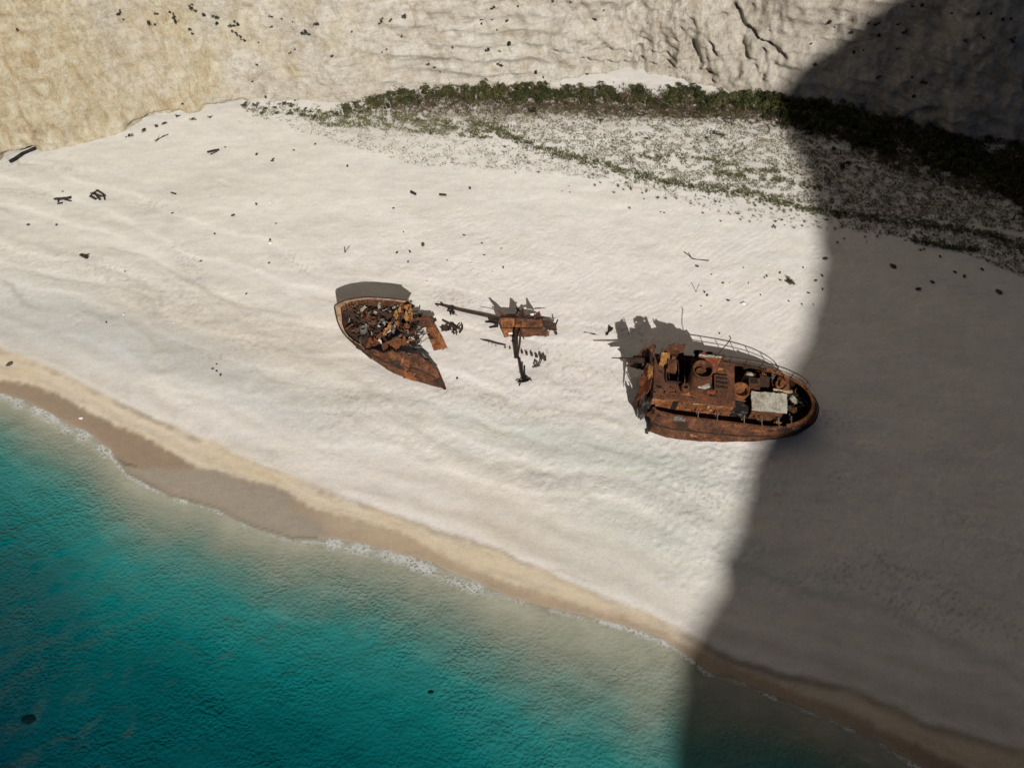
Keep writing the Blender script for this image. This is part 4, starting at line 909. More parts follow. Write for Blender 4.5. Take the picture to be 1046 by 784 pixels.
for k, (x, y, s) in enumerate([(240,230,.5),(330,215,.5),(370,235,.45),(455,215,.5),(235,365,.3),(150,300,.25),(300,305,.35),(500,205,.35),(350,295,.3),(270,260,.25),(400,250,.3),(205,255,.25),(330,340,.25),(420,225,.3),(290,380,.25),(255,330,.2),(310,255,.25),(365,320,.25)]):
    c = jum(x, y, hfill(x, y) + .45); a_ = RJ.uniform(0, 6.28); s *= .8; dx = np.array([math.cos(a_) * s, math.sin(a_) * s, RJ.uniform(-.2, .2)]); dy = np.array([-math.sin(a_) * s * .45, math.cos(a_) * s * .45, RJ.uniform(-.2, .2)])
    b = MB(); b.sheet(c - dx - dy, c + dx - dy, c + dx + dy, c - dx + dy, 5, 4, .04, .18, (.3,) * 4, 300 + k, .1); b.build('pale_scrap', PALE, bw)
for k, (x, y, s) in enumerate([(428,262,.42),(440,280,.3),(505,225,.5),(518,248,.45),(492,275,.45),(525,270,.35),(500,290,.3),(395,335,.3),(375,355,.28),(440,315,.28),(360,375,.25),(455,240,.28)]):
    s *= .78
    c = jum(x, y, hfill(x, y) + .65 + .1 * (k % 3)); a_ = .9 + RJ.uniform(-.7, .7); dx = np.array([math.cos(a_) * s, math.sin(a_) * s, RJ.uniform(-.1, .4)]); dy = np.array([-math.sin(a_) * s * .4, math.cos(a_) * s * .4, RJ.uniform(.1, .4)])
    b = MB(); b.sheet(c - dx - dy, c + dx - dy, c + dx + dy, c - dx + dy, 5, 4, .05, .25, (.25,) * 4, 320 + k); b.build('ochre_plate', GOLD, bw)
for k in range(3):                       # ring shaped fittings: winch and hawse pipes
    x, y = [(235, 290), (300, 300), (240, 355)][k]; c = jum(x, y, hfill(x, y) + .5)
    b = MB(); b.lathe(lambda X_, Y_, Z_: c + np.array([X_, Y_, Z_]), 0, 0, [(.42, -.4), (.40, .1), (.36, .25), (.24, .25), (.22, -.2), (.02, -.22)], 16, .06); b.build('mooring_drum', [RUSTD, RUST, GREYP][k], bw, True)
b = MB(); b.sheet(B(262, 410, 1.5), B(300, 395, 1.75), B(345, 440, 1.5), B(310, 465, 1.3), 6, 6, .05, .15, (.1, .2, .2, .1), 340); b.build('red_plate', RUSTR, bw)
b = MB(); b.sheet(B(375, 430, 1.7), B(440, 395, 2.0), B(480, 420, 1.9), B(430, 495, 1.5), 8, 8, .06, .15, (.1, .15, .2, .1), 341); b.build('brown_plate', RUSTB, bw)
b = MB(); b.sheet(B(345, 440, 1.7), B(375, 425, 1.7), B(400, 490, 1.5), B(360, 515, 1.3), 8, 8, .06, .15, (.1, .15, .2, .1), 342); b.build('brown_plate', RUST, bw)
for k, (x, y, s) in enumerate([(500,330,.6),(540,370,.6),(500,400,.6),(560,420,.45),(470,360,.6),(520,440,.5),(450,340,.5),(590,385,.4),(535,325,.6)]):
    c = jum(x, y, .75 + RJ.uniform(-.2, .3)); a_ = RJ.uniform(0, 6.28); dx = np.array([math.cos(a_) * s, math.sin(a_) * s, RJ.uniform(-.3, .3)]); dy = np.array([-math.sin(a_) * s * .55, math.cos(a_) * s * .55, RJ.uniform(-.3, .3)])
    b = MB(); b.sheet(c - dx - dy, c + dx - dy, c + dx + dy, c - dx + dy, 6, 5, .05, .25, (.3,) * 4, 370 + k, .15); b.build('crumpled_plate', [HOLD, RUSTD][k % 2], bw)
for k in range(16):
    i = RJ.randint(4, 22); r0 = RJ.randint(1, 5); i2, r2 = i + RJ.randint(2, 5), min(r0 + RJ.randint(1, 3), 7); o_ = lambda q: q + (q - cen) * np.array([.012, .012, 0])
    b = MB(); b.sheet(o_(A[i * 8 + r2]), o_(A[i2 * 8 + r2]), o_(A[i2 * 8 + r0]), o_(A[i * 8 + r0]), 6, 5, .03, .06, (.18,) * 4, 800 + k, .04); b.build('hull_plate', [RUSTB, RUSTD, RUSTD, RUSTR, HOLD, RUST][k % 6], bw)
for f_, r_t in ((.45, .05),):
    b = MB(); b.tube([A[i * 8 + int(f_ * 7)] * 1.0 + (A[i * 8 + int(f_ * 7)] - cen) * np.array([.012, .012, 0]) for i in range(2, 26)], r_t, 6); b.build('strake', RUSTD, bw)
for k, (x, y) in enumerate([(420, 530), (520, 560), (590, 610), (470, 600), (350, 510), (640, 600)]):
    c = B(x, y, 1.1 - (y - 500) / 130); b = MB(); dx = np.array([.55, -.3, .0]); dy = np.array([.12, .25, .28]); b.sheet(c - dx - dy, c + dx - dy, c + dx + dy, c - dx + dy, 6, 4, .04, .08, (.3,) * 4, 390 + k); b.build('lifted_plate', [RUSTB, RUSTD, RUSTR][k % 3], bw)
# plates torn off to the right, spilling to the sand
b = MB(); b.sheet(B(535, 265, 1.9), B(655, 275, 1.7), B(672, 345, 1.1), B(560, 340, 1.2), 12, 8, .07, .2, (.1, .08, .1, .1), 343, 0, .5); b.build('folded_plate', RUST, bw)
for k, (x, y, h_) in enumerate([(535, 285, 1.9), (575, 270, 1.9), (600, 300, 1.6), (560, 315, 1.5), (545, 345, 1.2), (625, 320, 1.4), (590, 340, 1.2), (520, 300, 1.9), (650, 300, 1.6), (640, 400, .9)]):
    c = B(x, y, h_); a_ = RJ.uniform(0, 6.28); s = RJ.uniform(.3, .55); dx = np.array([math.cos(a_) * s, math.sin(a_) * s, RJ.uniform(-.25, .25)]); dy = np.array([-math.sin(a_) * s * .6, math.cos(a_) * s * .6, RJ.uniform(-.2, .2)])
    b = MB(); b.sheet(c - dx - dy, c + dx - dy, c + dx + dy, c - dx + dy, 6, 5, .05, .22, (.3,) * 4, 930 + k, .08); b.build('crumpled_plate', [RUST, RUSTD, RUSTB, HOLD, RUSTD][k % 5], bw)
b = MB(); b.sheet(B(606, 345, 1.15), B(674, 338, 1.15), B(742, 468, .12), B(655, 487, .08), 10, 12, .07, .14, (.05, .03, .12, .08), 344, 0, .6); b.build('folded_plate', RUSTB, bw)
b = MB(); b.sheet(B(560, 305, 1.4), B(612, 300, 1.4), B(618, 345, .8), B(575, 350, .7), 8, 8, .05, .25, (.2,) * 4, 345, .12); b.build('crumpled_plate', HOLD, bw)
b = MB(); b.sheet(B(480, 495, 2.0), B(590, 495, 1.75), B(640, 540, 1.3), B(560, 520, 1.4), 8, 5, .06, .1, (.1, .1, .2, .1), 346); b.build('torn_plate', GREYP, bw)
b = MB(); b.sheet(B(650, 595, .9), B(690, 605, .8), B(742, 722, .15), B(660, 690, .1), 5, 8, .06, .1, (.1, .1, .2, .3), 347); b.build('torn_plate', RUSTD, bw)

# --- the fragment between bow and stern
def M(x, y, h): return W(480 + x / 10.46, 295 + y / 10.46, h)
def cast_from(x, y, h):
    g = M(x, y, 0); return g - SDIR * (h / -SDIR[2])
md = thing('shipwreck_midsection', M(560, 480, 0) - np.array([0, 0, .1]), 'small rusty middle piece of the wreck with jagged top, between bow and stern', 'shipwreck', 'rusted pieces of the wreck')
b = MB(); b.sheet(M(372, 556, -.2), M(585, 552, -.2), M(478, 300, 2.6), M(312, 302, 2.6), 14, 12, .07, .14, (.06, .0, .06, .05), 401); b.build('side_plate', RUSTB, md)
b = MB(); b.sheet(M(585, 552, -.2), M(835, 548, -.2), M(762, 325, 2.4), M(478, 298, 2.62), 14, 12, .07, .14, (.05, .06, .06, .0), 402); b.build('side_plate', RUST, md)
b = MB(); b.sheet(M(312, 302, 2.62), M(478, 298, 2.66), M(500, 270, 1.3), M(330, 262, 1.1), 10, 7, .06, .25, (.0, .0, .3, .2), 403); b.build('top_plate', RUSTD, md)
b = MB(); b.sheet(M(590, 300, 2.6), M(762, 325, 2.4), M(790, 300, .9), M(600, 268, 1.0), 10, 7, .06, .25, (.0, .0, .3, .2), 404, .06); b.build('top_plate', RUSTD, md)
b = MB(); b.sheet(M(755, 330, 1.7), M(935, 368, 1.35), M(935, 452, .4), M(800, 440, .5), 10, 7, .06, .2, (.05, .08, .2, .1), 405); b.build('end_plate', RUSTD, md)
b = MB(); b.sheet(M(790, 450, 1.0), M(850, 450, .8), M(850, 540, -.1), M(800, 545, -.1), 6, 8, .05, .1, (.05, .2, .2, .1), 406, .1); b.build('torn_plate', RUST, md)
b = MB(); b.sheet(M(905, 450, .7), M(935, 450, .7), M(935, 530, -.1), M(900, 530, -.1), 4, 6, .05, .1, (.1, .2, .3, .2), 407, .1); b.build('torn_plate', HOLD, md)
for k, (sx_, sy_, h_, bx0, bx1) in enumerate([(190, 72, 3.7, 330, 420), (103, 183, 3.1, 312, 360), (425, 82, 3.7, 480, 590), (445, 95, 3.5, 500, 600), (588, 78, 3.9, 680, 765), (790, 190, 2.9, 740, 790), (540, 150, 3.2, 590, 660)]):
    tip = cast_from(sx_, sy_, h_); a, c = M(bx0, 300, 2.4), M(bx1, 308, 2.4); s_ = (c - a) * .10
    b = MB(); b.sheet(a, c, tip + s_, tip - s_, 5, 8, .05, .12, (0, .1, .1, .1), 410 + k); b.build('jagged_plate', RUSTD if k % 2 else RUST, md)
for (x0, y0, h0, x1, y1, h1, r) in [(320, 415, 1.3, 780, 425, 1.3, .06), (478, 300, 2.68, 585, 552, .0, .07), (312, 300, 2.68, 765, 325, 2.45, .07), (372, 556, .05, 835, 548, .05, .07)]:
    b = MB(); b.tube([M(x0, y0, h0 + .05), M((x0 + x1) / 2, (y0 + y1) / 2, (h0 + h1) / 2 + .08), M(x1, y1, h1 + .05)], r, 6); b.build('stiffener', RUSTD, md)
b = MB(); b.tube([M(492, 430, 1.9), M(488, 560, 1.0), M(487, 742, .05)], [.16, .15, .13], 7); b.build('strut', HOLD, md)
b = MB(); b.tube([M(545, 435, 1.9), M(530, 600, .9), M(505, 742, .05)], [.13, .12, .11], 7); b.build('strut', RUSTD, md)
b = MB(); b.box(lambda x, y, z: M(520, 370, 2.0) + np.array([x, y, z]), -.35, .35, -.3, .3, -.3, .28, .3, .07, 9); b.build('mounting', RUSTB, md)
b = MB(); b.sheet(M(210, 300, .7), M(310, 330, 1.0), M(310, 400, .6), M(190, 330, .3), 8, 6, .05, .2, (.2, .05, .2, .2), 420); b.build('torn_plate', RUSTD, md)
for (x0, y0, h0, x1, y1, h1) in [(210, 412, .35, 300, 402, .7), (165, 352, .3, 290, 362, .9), (920, 372, 1.0, 938, 330, 1.7), (495, 205, 2.2, 545, 245, 2.6), (500, 260, 2.4, 520, 200, 2.9), (560, 220, 2.2, 575, 260, 2.8), (730, 265, 2.2, 760, 310, 2.5)]:
    b = MB(); b.tube([M(x0, y0, h0), M(x1, y1, h1)], .08, 6); b.build('bent_beam', HOLD, md)
b = MB(); b.sheet(M(625, 262, 2.6), M(690, 258, 2.6), M(685, 285, 2.5), M(630, 288, 2.5), 4, 3, .04, .06, (.2,) * 4, 421); b.build('white_scrap', WSTONE, md)
b = MB(); b.sheet(M(410, 465, 1.0), M(455, 462, 1.0), M(455, 485, .85), M(412, 487, .85), 4, 3, .04, .03, (.2,) * 4, 422); b.build('white_scrap', WSTONE, md)

# --- loose wreckage lying on the sand
def Cc(x, y, h): return W(430 + x / 4.755, 290 + y / 4.755, h)
def lump(name, x, y, spread, n, mat, label, cat, parent=None, seed=0, group=None):
    r_ = np.random.RandomState(seed); t = parent or thing(name, GG(430 + x / 4.755, 290 + y / 4.755), label, cat, group)
    for k in range(n):
        c = Cc(x + r_.normal(0, spread), y + r_.normal(0, spread * .7), r_.uniform(.0, .5)); a_ = r_.uniform(0, 6.28); l = r_.uniform(.25, .75)
        b = MB()
        if k % 3: 
            d = np.array([math.cos(a_) * l, math.sin(a_) * l, r_.uniform(-.3, .45)]); b.tube([c - d, c + r_.normal(0, .12, 3), c + d], r_.uniform(.05, .11), 6); b.build('bent_bar', mat, t)
        else:
            dx = np.array([math.cos(a_) * l, math.sin(a_) * l, r_.uniform(-.2, .2)]); dy = np.array([-math.sin(a_) * l * .5, math.cos(a_) * l * .5, r_.uniform(.0, .3)])
            b.sheet(c - dx - dy, c + dx - dy, c + dx + dy, c - dx + dy, 4, 3, .05, .15, (.3,) * 4, seed + k, .05); b.build('bent_plate', mat, t)
    return t
fm_ = thing('fallen_mast', GG(470, 316), 'long dark fallen mast reaching from the middle wreck towards the bow', 'mast')
b = MB(); b.tube([Cc(68, 95, .15), Cc(110, 104, .35), Cc(200, 128, .5), Cc(310, 152, .6), Cc(380, 168, .7)], [.08, .13, .16, .17, .16], 8); b.build('pole', RUSTD, fm_)
for k, (x, y) in enumerate([(75, 100), (100, 92), (118, 104), (150, 112)]):
    b = MB(); b.tube([Cc(x - 8, y - 4, .1), Cc(x, y, .5), Cc(x + 10, y + 8, .2)], .07, 6); b.build('crosstree', HOLD, fm_)
lump('tackle', 155, 138, 15, 9, HOLD, None, None, fm_, 31)
lump('scrap_heap', 155, 215, 24, 14, RUSTD, 'tangled heap of dark scrap bars in the sand right of the bow', 'scrap heap', None, 33)
t_ = bpy.data.objects['scrap_heap']
b = MB(); b.tube([Cc(105, 175, .3), Cc(140, 195, .5), Cc(190, 214, .35)], .10, 6); b.build('bent_bar', RUSTD, t_)
b = MB(); b.sheet(Cc(80, 205, .1), Cc(130, 195, .5), Cc(150, 225, .4), Cc(100, 235, .0), 7, 5, .05, .2, (.2,) * 4, 430); b.build('bent_plate', RUSTD, t_)
b = MB(); cb = [(180, 215), (215, 214), (250, 206), (278, 190), (295, 170), (300, 158)]; b.tube([Cc(x, y, .05) for x, y in cb], .035, 5)
tag(b.build('cable', RUSTD, None, False, tuple(GG(480, 333))), 'thin rusty cable looping in an arc beside the fallen mast', 'cable')
b = MB(); b.tube([Cc(285, 268, .05), Cc(330, 276, .22), Cc(370, 288, .22), Cc(412, 296, .1)], .10, 6)
tag(b.build('sunken_beam', RUSTD, None, False, tuple(GG(500, 349))), 'thin dark beam half sunk in sand, left end of the rib row', 'beam')
ribs = [(330,286,.12,.06),(346,295,.12,.06),(366,302,.14,.07),(410,311,.28,.12),(433,316,.3,.12),(492,337,.5,.15),(515,343,.5,.16),(539,349,.55,.18),(562,356,.65,.2),(585,361,.75,.22),(603,370,.8,.2)]
for k, (x, y, h_, w) in enumerate(ribs):
    g = Cc(x, y + 6, 0); g[2] = gz_at(g[0], g[1]); b = MB()
    b.sheet(g + np.array([-w * .8, 0, -.3]), g + np.array([w * .8, -.05, -.3]), g + np.array([w * .8 - .1, .15, h_]), g + np.array([-w * .9, .1, h_ * .85]), 4, 5, .12, .06, (0, .1, .25, .15), 440 + k)
    lab = {10: 'tallest dark hull rib stub at the right end of the row in the sand', 0: 'tiny dark hull rib stub at the left end of the row'}.get(k, 'small dark hull rib stub among the row in the sand')
    tag(b.build('hull_rib', RUSTD, None, False, tuple(g)), lab, 'rib', 'hull ribs sticking out of the sand')
lump('scrap_heap', 565, 395, 10, 5, GREYP, 'pale low scraps of steel just below the rib row', 'scrap heap', None, 51)
t = thing('fallen_davit', GG(535, 388), 'dark two-legged davit lying in sand below the middle wreck', 'davit')
b = MB(); b.tube([Cc(478, 358, .5), Cc(488, 420, .35), Cc(496, 465, .15)], .12, 7); b.build('leg', HOLD, t)
b = MB(); b.tube([Cc(503, 395, .7), Cc(501, 440, .4), Cc(498, 470, .15)], .10, 7); b.build('leg', HOLD, t)
lump('foot', 502, 466, 8, 6, HOLD, None, None, t, 61)
t = thing('broken_boom', GG(612, 342), 'thin dark broken boom with a clump at its end, between middle and stern wrecks', 'boom')
b = MB(); b.tube([Cc(757, 240, .1), Cc(790, 236, .3), Cc(840, 244, .35), Cc(900, 262, .3), Cc(955, 270, .05)], [.06, .13, .12, .07, .04], 7); b.build('pole', RUSTD, t)
b = MB(); b.sheet(Cc(770, 230, .3), Cc(850, 240, .35), Cc(840, 252, .2), Cc(780, 244, .2), 7, 4, .05, .1, (.2,) * 4, 470); b.build('bent_plate', RUSTD, t)
lump('clump', 925, 243, 12, 8, HOLD, None, None, t, 71)

# ---------------------------------------------------------------- vegetation at the foot of the cliff
def leaf_cloud(name, r, hgt, n, size, mats, seed, lobes=5, sub=None):
    """a shrub as many leaf faces spread through the volume of several lobes, on a few bare stems"""
    r_ = np.random.RandomState(seed); L_ = [(r_.normal(0, r * .5, 2), r_.uniform(.22, .6) * r, r_.uniform(.25, .95) * hgt) for _ in range(lobes)]
    V = []; F = []; mi = []
    for k in range(n):
        c, lr, lh = L_[r_.randint(lobes)]; d = r_.normal(size=3); d /= np.linalg.norm(d); d[2] = abs(d[2]) if r_.uniform() < .75 else d[2]
        q = np.array([c[0], c[1], lh * .45]) + d * np.array([lr, lr, lh * .75]) * r_.uniform(.35, 1.25) ** .5
        if q[2] < .03: q[2] = r_.uniform(.03, .25)
        n_ = d + r_.normal(0, .55, 3); n_ /= np.linalg.norm(n_); a = np.cross(n_, r_.normal(size=3)); a /= np.linalg.norm(a); b_ = np.cross(n_, a); s = size * r_.uniform(.5, 1.9)
        i = len(V); V += [q - a * s, q - b_ * s * .5, q + a * s, q + b_ * s * .5]; F.append((i, i + 1, i + 2, i + 3)); mi.append(0 if r_.uniform() < .8 else 1)
    for k in range(5):
        c, lr, lh = L_[k % lobes]; m_ = MB(); m_.tube([(c[0] * .2, c[1] * .2, -.15), (c[0] * .7, c[1] * .7, lh * .4), (c[0], c[1], lh * .8)], [.05, .035, .02], 5)
        i = len(V); V += m_.V; F += [tuple(j + i for j in f) for f in m_.F]; mi += [2] * len(m_.F)
    me = bpy.data.meshes.new(name); me.from_pydata([tuple(map(float, v)) for v in V], [], F)
    for m_ in mats: me.materials.append(m_)
    me.polygons.foreach_set('material_index', mi); me.update(); return me
RV = np.random.RandomState(13)
shr = [leaf_cloud('shrub', 1.0, 1.0, 950, .078, (LEAF, LEAFD, WOOD), 100 + k, 9 + k % 4) for k in range(4)] + [leaf_cloud('shrub', 1.0, .85, 820, .075, (LEAFD, LEAF, WOOD), 110 + k, 7 + k) for k in range(3)] + [leaf_cloud('shrub', 1.0, .75, 420, .09, (BROWNVEG, LEAF, WOOD), 120, 5)]
def put(name, me, p, s, label, cat, group, sz=1.0):
    o = bpy.data.objects.new(name, me); o.location = tuple(p); o.rotation_euler = (0, 0, RV.uniform(0, 6.28)); o.scale = (s, s * RV.uniform(.85, 1.15), s * sz); link(o); return tag(o, label, cat, group)
BUSH_SUN = [(350,113,5,.6),(362,110,6,.75),(376,107,7,.85),(392,104,9,.95),(410,101,9,1.05),(428,99,9,1.1),(446,98,9,1.1),(464,97,9,1.15),(482,96,9,1.15),(500,95,9,1.15),(518,94,9,1.1),(536,94,9,1.1),(554,95,9,1.1),(572,96,8,1.05),(590,97,7,1.0),(608,97,8,1.0),(626,97,8,1.05),(644,98,7,.95),(662,99,7,.95),(680,100,8,1.05),(698,101,9,1.15),(716,102,9,1.15),(734,103,9,1.15),(752,104,9,1.2),(768,106,10,1.2)]
lab_sun = 'sunlit olive green shrub in the dense band along the cliff foot'
for u, v, hgt, s in BUSH_SUN:
    for k in range(5):
        uu, vv = u + RV.uniform(-10, 10), v + (k - 2) / 2 * hgt * .8 + RV.uniform(-2, 2)
        if 636 < uu < 668 and 94 < vv < 100 and RV.uniform() < .7: continue
        p = GG(uu, vv); k_ = RV.randint(0, 4) if k < 4 else RV.choice([0, 1, 4, 5, 7])
        put('shrub', shr[k_], p - np.array([0, 0, .05]), s * RV.uniform(.5, 1.15), lab_sun, 'shrub', 'shrubs along the cliff foot in the sun', RV.uniform(.4, .95))
BUSH_SH = [(786,110,12),(806,115,15),(826,118,17),(848,122,18),(870,127,20),(892,131,22),(914,137,23),(936,144,24),(958,150,26),(980,158,28),(1002,166,29),(1024,172,30),(1044,178,30)]
for u, v, hgt in BUSH_SH:
    for k in range(9):
        uu, vv = u + RV.uniform(-11, 11), v - 3 + (k - 4) / 4 * hgt * .9 + RV.uniform(-3, 3)
        if uu < 790 and vv > 118: continue
        put('shrub', shr[RV.randint(0, 7)], GG(uu, vv) - np.array([0, 0, .05]), RV.uniform(.9, 1.4), 'dark shrub in the shaded thicket at the foot of the cliff', 'shrub', 'shrubs of the thicket in the shade', RV.uniform(.7, 1.0))
one = [(583,77,.5,'lone low dark shrub on the left tip of the white shelf'),(592,76,.45,'second low dark shrub at the left of the white shelf'),(600,75,.35,None),(688,75,.7,'rounded dark shrub on the right part of the white shelf'),(697,76,.7,None),(703,78,.5,None),(712,80,.4,None),(724,82,.4,None),(735,83,.4,None),
       (545,114,.55,'round dark bush alone on brown scrub in front of the shrub band'),(613,123,.3,'small round bush alone amid the dry tufts left of the pair'),(660,142,.3,None),(730,136,.38,'dark little bush, left of a pair amid dry tufts'),(737,138,.38,'dark little bush, right of a pair amid dry tufts'),(722,141,.3,None),(860,171,.5,'small dark bush standing out amid shaded tufts'),(852,153,.4,None),(866,167,.4,None),
       (440,137,.3,'lone small bush on white sand below the shrub band'),(806,288,.55,'spiky dry bush alone on the white sand beside the shadow edge'),(790,232,.25,'tiny lone bush on white sand below the grass line')]
for u, v, s, lb in one:
    put('shrub', shr[RV.randint(0, 7)], GG(u, v), s, lb or 'small dark shrub growing on open sand near the cliff foot', 'shrub', None if lb else 'small shrubs on open sand', .8)
left = [(250,107),(262,106),(272,109),(281,108),(290,104),(298,106),(304,110),(312,109),(318,112),(326,111),(332,114),(338,112),(344,115),(268,114),(283,114),(296,114),(309,116),(322,117),(292,98),(303,98),(215,118),(197,120),(160,127),(168,124),(182,117),(133,137),(147,131)]
for k, (u, v) in enumerate(left):
    put('shrub', shr[RV.randint(0, 7)], GG(u, v + 2), RV.uniform(.28, .5) * (.8 if u < 240 else 1), 'low dark shrub at the thin left end of the shrub band' if u > 240 else 'small dark plant at the bare foot of the ochre cliff', 'shrub', 'shrubs at the thin left end' if u > 240 else 'plants at the foot of the ochre cliff', .6)
# plants rooted in the cliff face
cl = [leaf_cloud('cliff_plant', 1.0, 1.0, 150, .16, (CLIFFVEG, LEAFD, WOOD), 140 + k, 3) for k in range(3)]
spots = [(365/2.99,42/2.99,1.3),(378/2.99,62/2.99,.8),(475/2.99,42/2.99,.8),(465/2.99,75/2.99,1.5),(531/2.99,52/2.99,1.2),(540/2.99,68/2.99,1.4),(518/2.99,38/2.99,.8),(583/2.99,92/2.99,1.0),(586/2.99,105/2.99,.9),(620/2.99,47/2.99,1.2),(583/2.99,22/2.99,1.2),(598/2.99,34/2.99,.9),(655/2.99,52/2.99,1.3),(662/2.99,72/2.99,1.0),(705/2.99,80/2.99,1.2),(722/2.99,74/2.99,1.3),(715/2.99,100/2.99,1.0),(730/2.99,112/2.99,1.1),(742/2.99,124/2.99,1.1),(825/2.99,50/2.99,.8),(830/2.99,82/2.99,.7),(860/2.99,58/2.99,.6),(897/2.99,68/2.99,.6),(928/2.99,103/2.99,1.6),(945/2.99,106/2.99,1.0),(970/2.99,75/2.99,1.2),(1015/2.99,170/2.99,1.1),(885/2.99,162/2.99,.7),(900/2.99,150/2.99,.7),(785/2.99,198/2.99,.8),(770/2.99,250/2.99,.7),(788/2.99,130/2.99,.6),(560/2.99,318/2.99,.8),(57/2.99,92/2.99,.9),(810/2.99,298/2.99,1.0)]
z5 = [(190,52,1.5),(118,62,1),(112,72,.7),(147,62,.8),(180,110,.8),(335,147,1.5),(440,155,1.3),(505,135,1.3),(478,155,.6),(477,198,1.3),(460,25,1.0),(423,60,.7),(422,73,.7),(457,60,.7),(502,62,1.0),(472,92,.7),(260,198,1.0),(298,220,1.0),(280,207,.8),(587,222,1.1),(613,238,1.0),(770,60,1.3),(535,20,.7),(640,5,.9),(797,30,.7),(122,160,.6),(135,150,.6),(27,97,.6),(237,105,.5),(695,5,.6)]
z6 = [(598,112,1.4),(565,70,.8),(590,75,1.0),(515,98,1.2),(520,163,1.2),(657,75,.8),(675,100,1.0),(700,20,.8),(725,18,1.0),(900,45,1.1),(940,40,.9),(975,60,.9),(915,115,.9),(1005,125,1.1),(860,125,.8),(700,240,.9),(730,255,1.3),(705,300,1.2),(595,238,.9),(655,150,.7),(385,135,.7),(400,200,1.2),(440,70,1.2),(460,85,.8),(550,155,.7),(1000,60,.8),(820,40,.6)]
spots += [(350 + a / 2.989, b_ / 2.989, s) for a, b_, s in z5] + [(700 + a / 3.014, b_ / 3.014, s) for a, b_, s in z6]
for u, v, s in spots:
    hp, hn = hit_cliff(u, v)
    if hp is None: continue
    reg = 'ochre left part of the cliff' if u < 300 else ('pale middle of the cliff' if u < 720 else 'shaded right part of the cliff')
    put('cliff_plant', cl[RV.randint(0, 3)], np.array(hp) - np.array([0, 0, .1]), s * .42, 'small dark plant rooted in the ' + reg, 'plant', 'plants in the ' + reg)
# dry tufts: a carpet nobody could count
def in_poly(pts, n):
    P = np.array(pts, float); lo, hi = P.min(0), P.max(0); out = []
    while len(out) < n:
        q = RV.uniform(lo, hi, (n, 2)); ins = np.zeros(n, bool)
        for i in range(len(P)):
            a, b_ = P[i], P[(i + 1) % len(P)]
            ins ^= ((a[1] > q[:, 1]) != (b_[1] > q[:, 1])) & (q[:, 0] < (b_[0] - a[0]) * (q[:, 1] - a[1]) / (b_[1] - a[1] + 1e-9) + a[0])
        out += list(q[ins])
    return out[:n]
def along(pts, n, w):
    P = resample(pts, 400); k = RV.randint(0, 400, n); return P[k] + RV.normal(0, 1, (n, 2)) * np.array([3, w])
def carpet(name, groups, label, mats):
    V = []; F = []; mi = []
    for pts, hgt, sp, nb, m_, clump in groups:
        for u, v in pts:
            if clump:
                if float(perlin(u * .09, v * .22, 3.3)) + .35 * float(perlin(u * .3, v * .5, 1.3)) < clump - RV.uniform(0, .35): continue
            p = flat(u, v, 0); z = float(ground_z(p[0], p[1])); p = flat(u, v, z); p[2] = gz_at(p[0], p[1])
            kk = math.exp(RV.normal(-.08, .42)); h_, s_ = hgt * kk, sp * kk
            for k in range(nb):
                a = RV.uniform(0, 6.28); w = .028 * RV.uniform(.7, 1.6) * (1 + hgt); ca, sa = math.cos(a), math.sin(a); r0 = s_ * RV.uniform(0, .5)
                i = len(V); x0, y0 = p[0] + ca * r0, p[1] + sa * r0
                V += [(x0 - sa * w, y0 + ca * w, p[2] - .02), (x0 + sa * w, y0 - ca * w, p[2] - .02), (x0 + ca * s_ + RV.normal(0, .03), y0 + sa * s_ + RV.normal(0, .03), p[2] + h_ * RV.uniform(.5, 1))]
                F.append((i, i + 1, i + 2)); mi.append(m_)
    o = mesh_obj(name, np.array(V), np.array(F), mats); o.data.polygons.foreach_set('material_index', np.array(mi, np.int32)); o.data.update()
    return tag(o, label, 'ground cover', None, 'stuff')
LINE = [(480,121),(510,131),(540,146),(570,156),(600,164),(630,172),(660,180),(690,187),(720,191),(745,193),(770,197),(800,206),(825,212),(850,214),(880,219),(920,225),(960,228),(1000,236),(1046,250)]
fA = 13000; fA = in_poly([(395,118),(480,112),(560,106),(700,108),(790,122),(845,150),(852,210),(800,202),(740,190),(680,182),(620,168),(560,153),(520,140),(480,133),(400,130)], 20000)
fB = in_poly([(285,116),(400,119),(480,133),(560,156),(620,172),(700,196),(690,200),(600,181),(520,172),(430,169),(370,152),(300,132)], 5200)
fB2 = in_poly([(300,112),(400,112),(480,122),(540,142),(480,140),(400,132),(330,128)], 2600)
fD = along([(405,110),(440,107),(500,107),(560,107),(620,109),(700,111),(790,117)], 5200, 5.5)
fS = in_poly([(790,120),(850,138),(900,152),(950,168),(1046,196),(1200,240),(1200,300),(1046,236),(1000,228),(900,220),(852,210),(838,150)], 8600)
fS2 = in_poly([(852,212),(920,224),(1046,240),(1200,290),(1200,345),(1060,286),(1000,262),(930,243),(860,232)], 3800)
fS3 = in_poly([(820,122),(900,145),(1046,182),(1046,208),(960,186),(880,158)], 1800)
carpet('dry_grass', [(fA, .14, .13, 4, 0, -.02), (fB, .10, .11, 4, 0, .02), (fS, .17, .19, 5, 0, -.12), (fS2, .17, .16, 5, 0, .0), (in_poly([(690,186),(850,216),(850,236),(760,222),(690,206)], 420), .14, .15, 5, 0, .1)],
       'dry straw coloured tufts scattered over the back of the beach', [DRY])
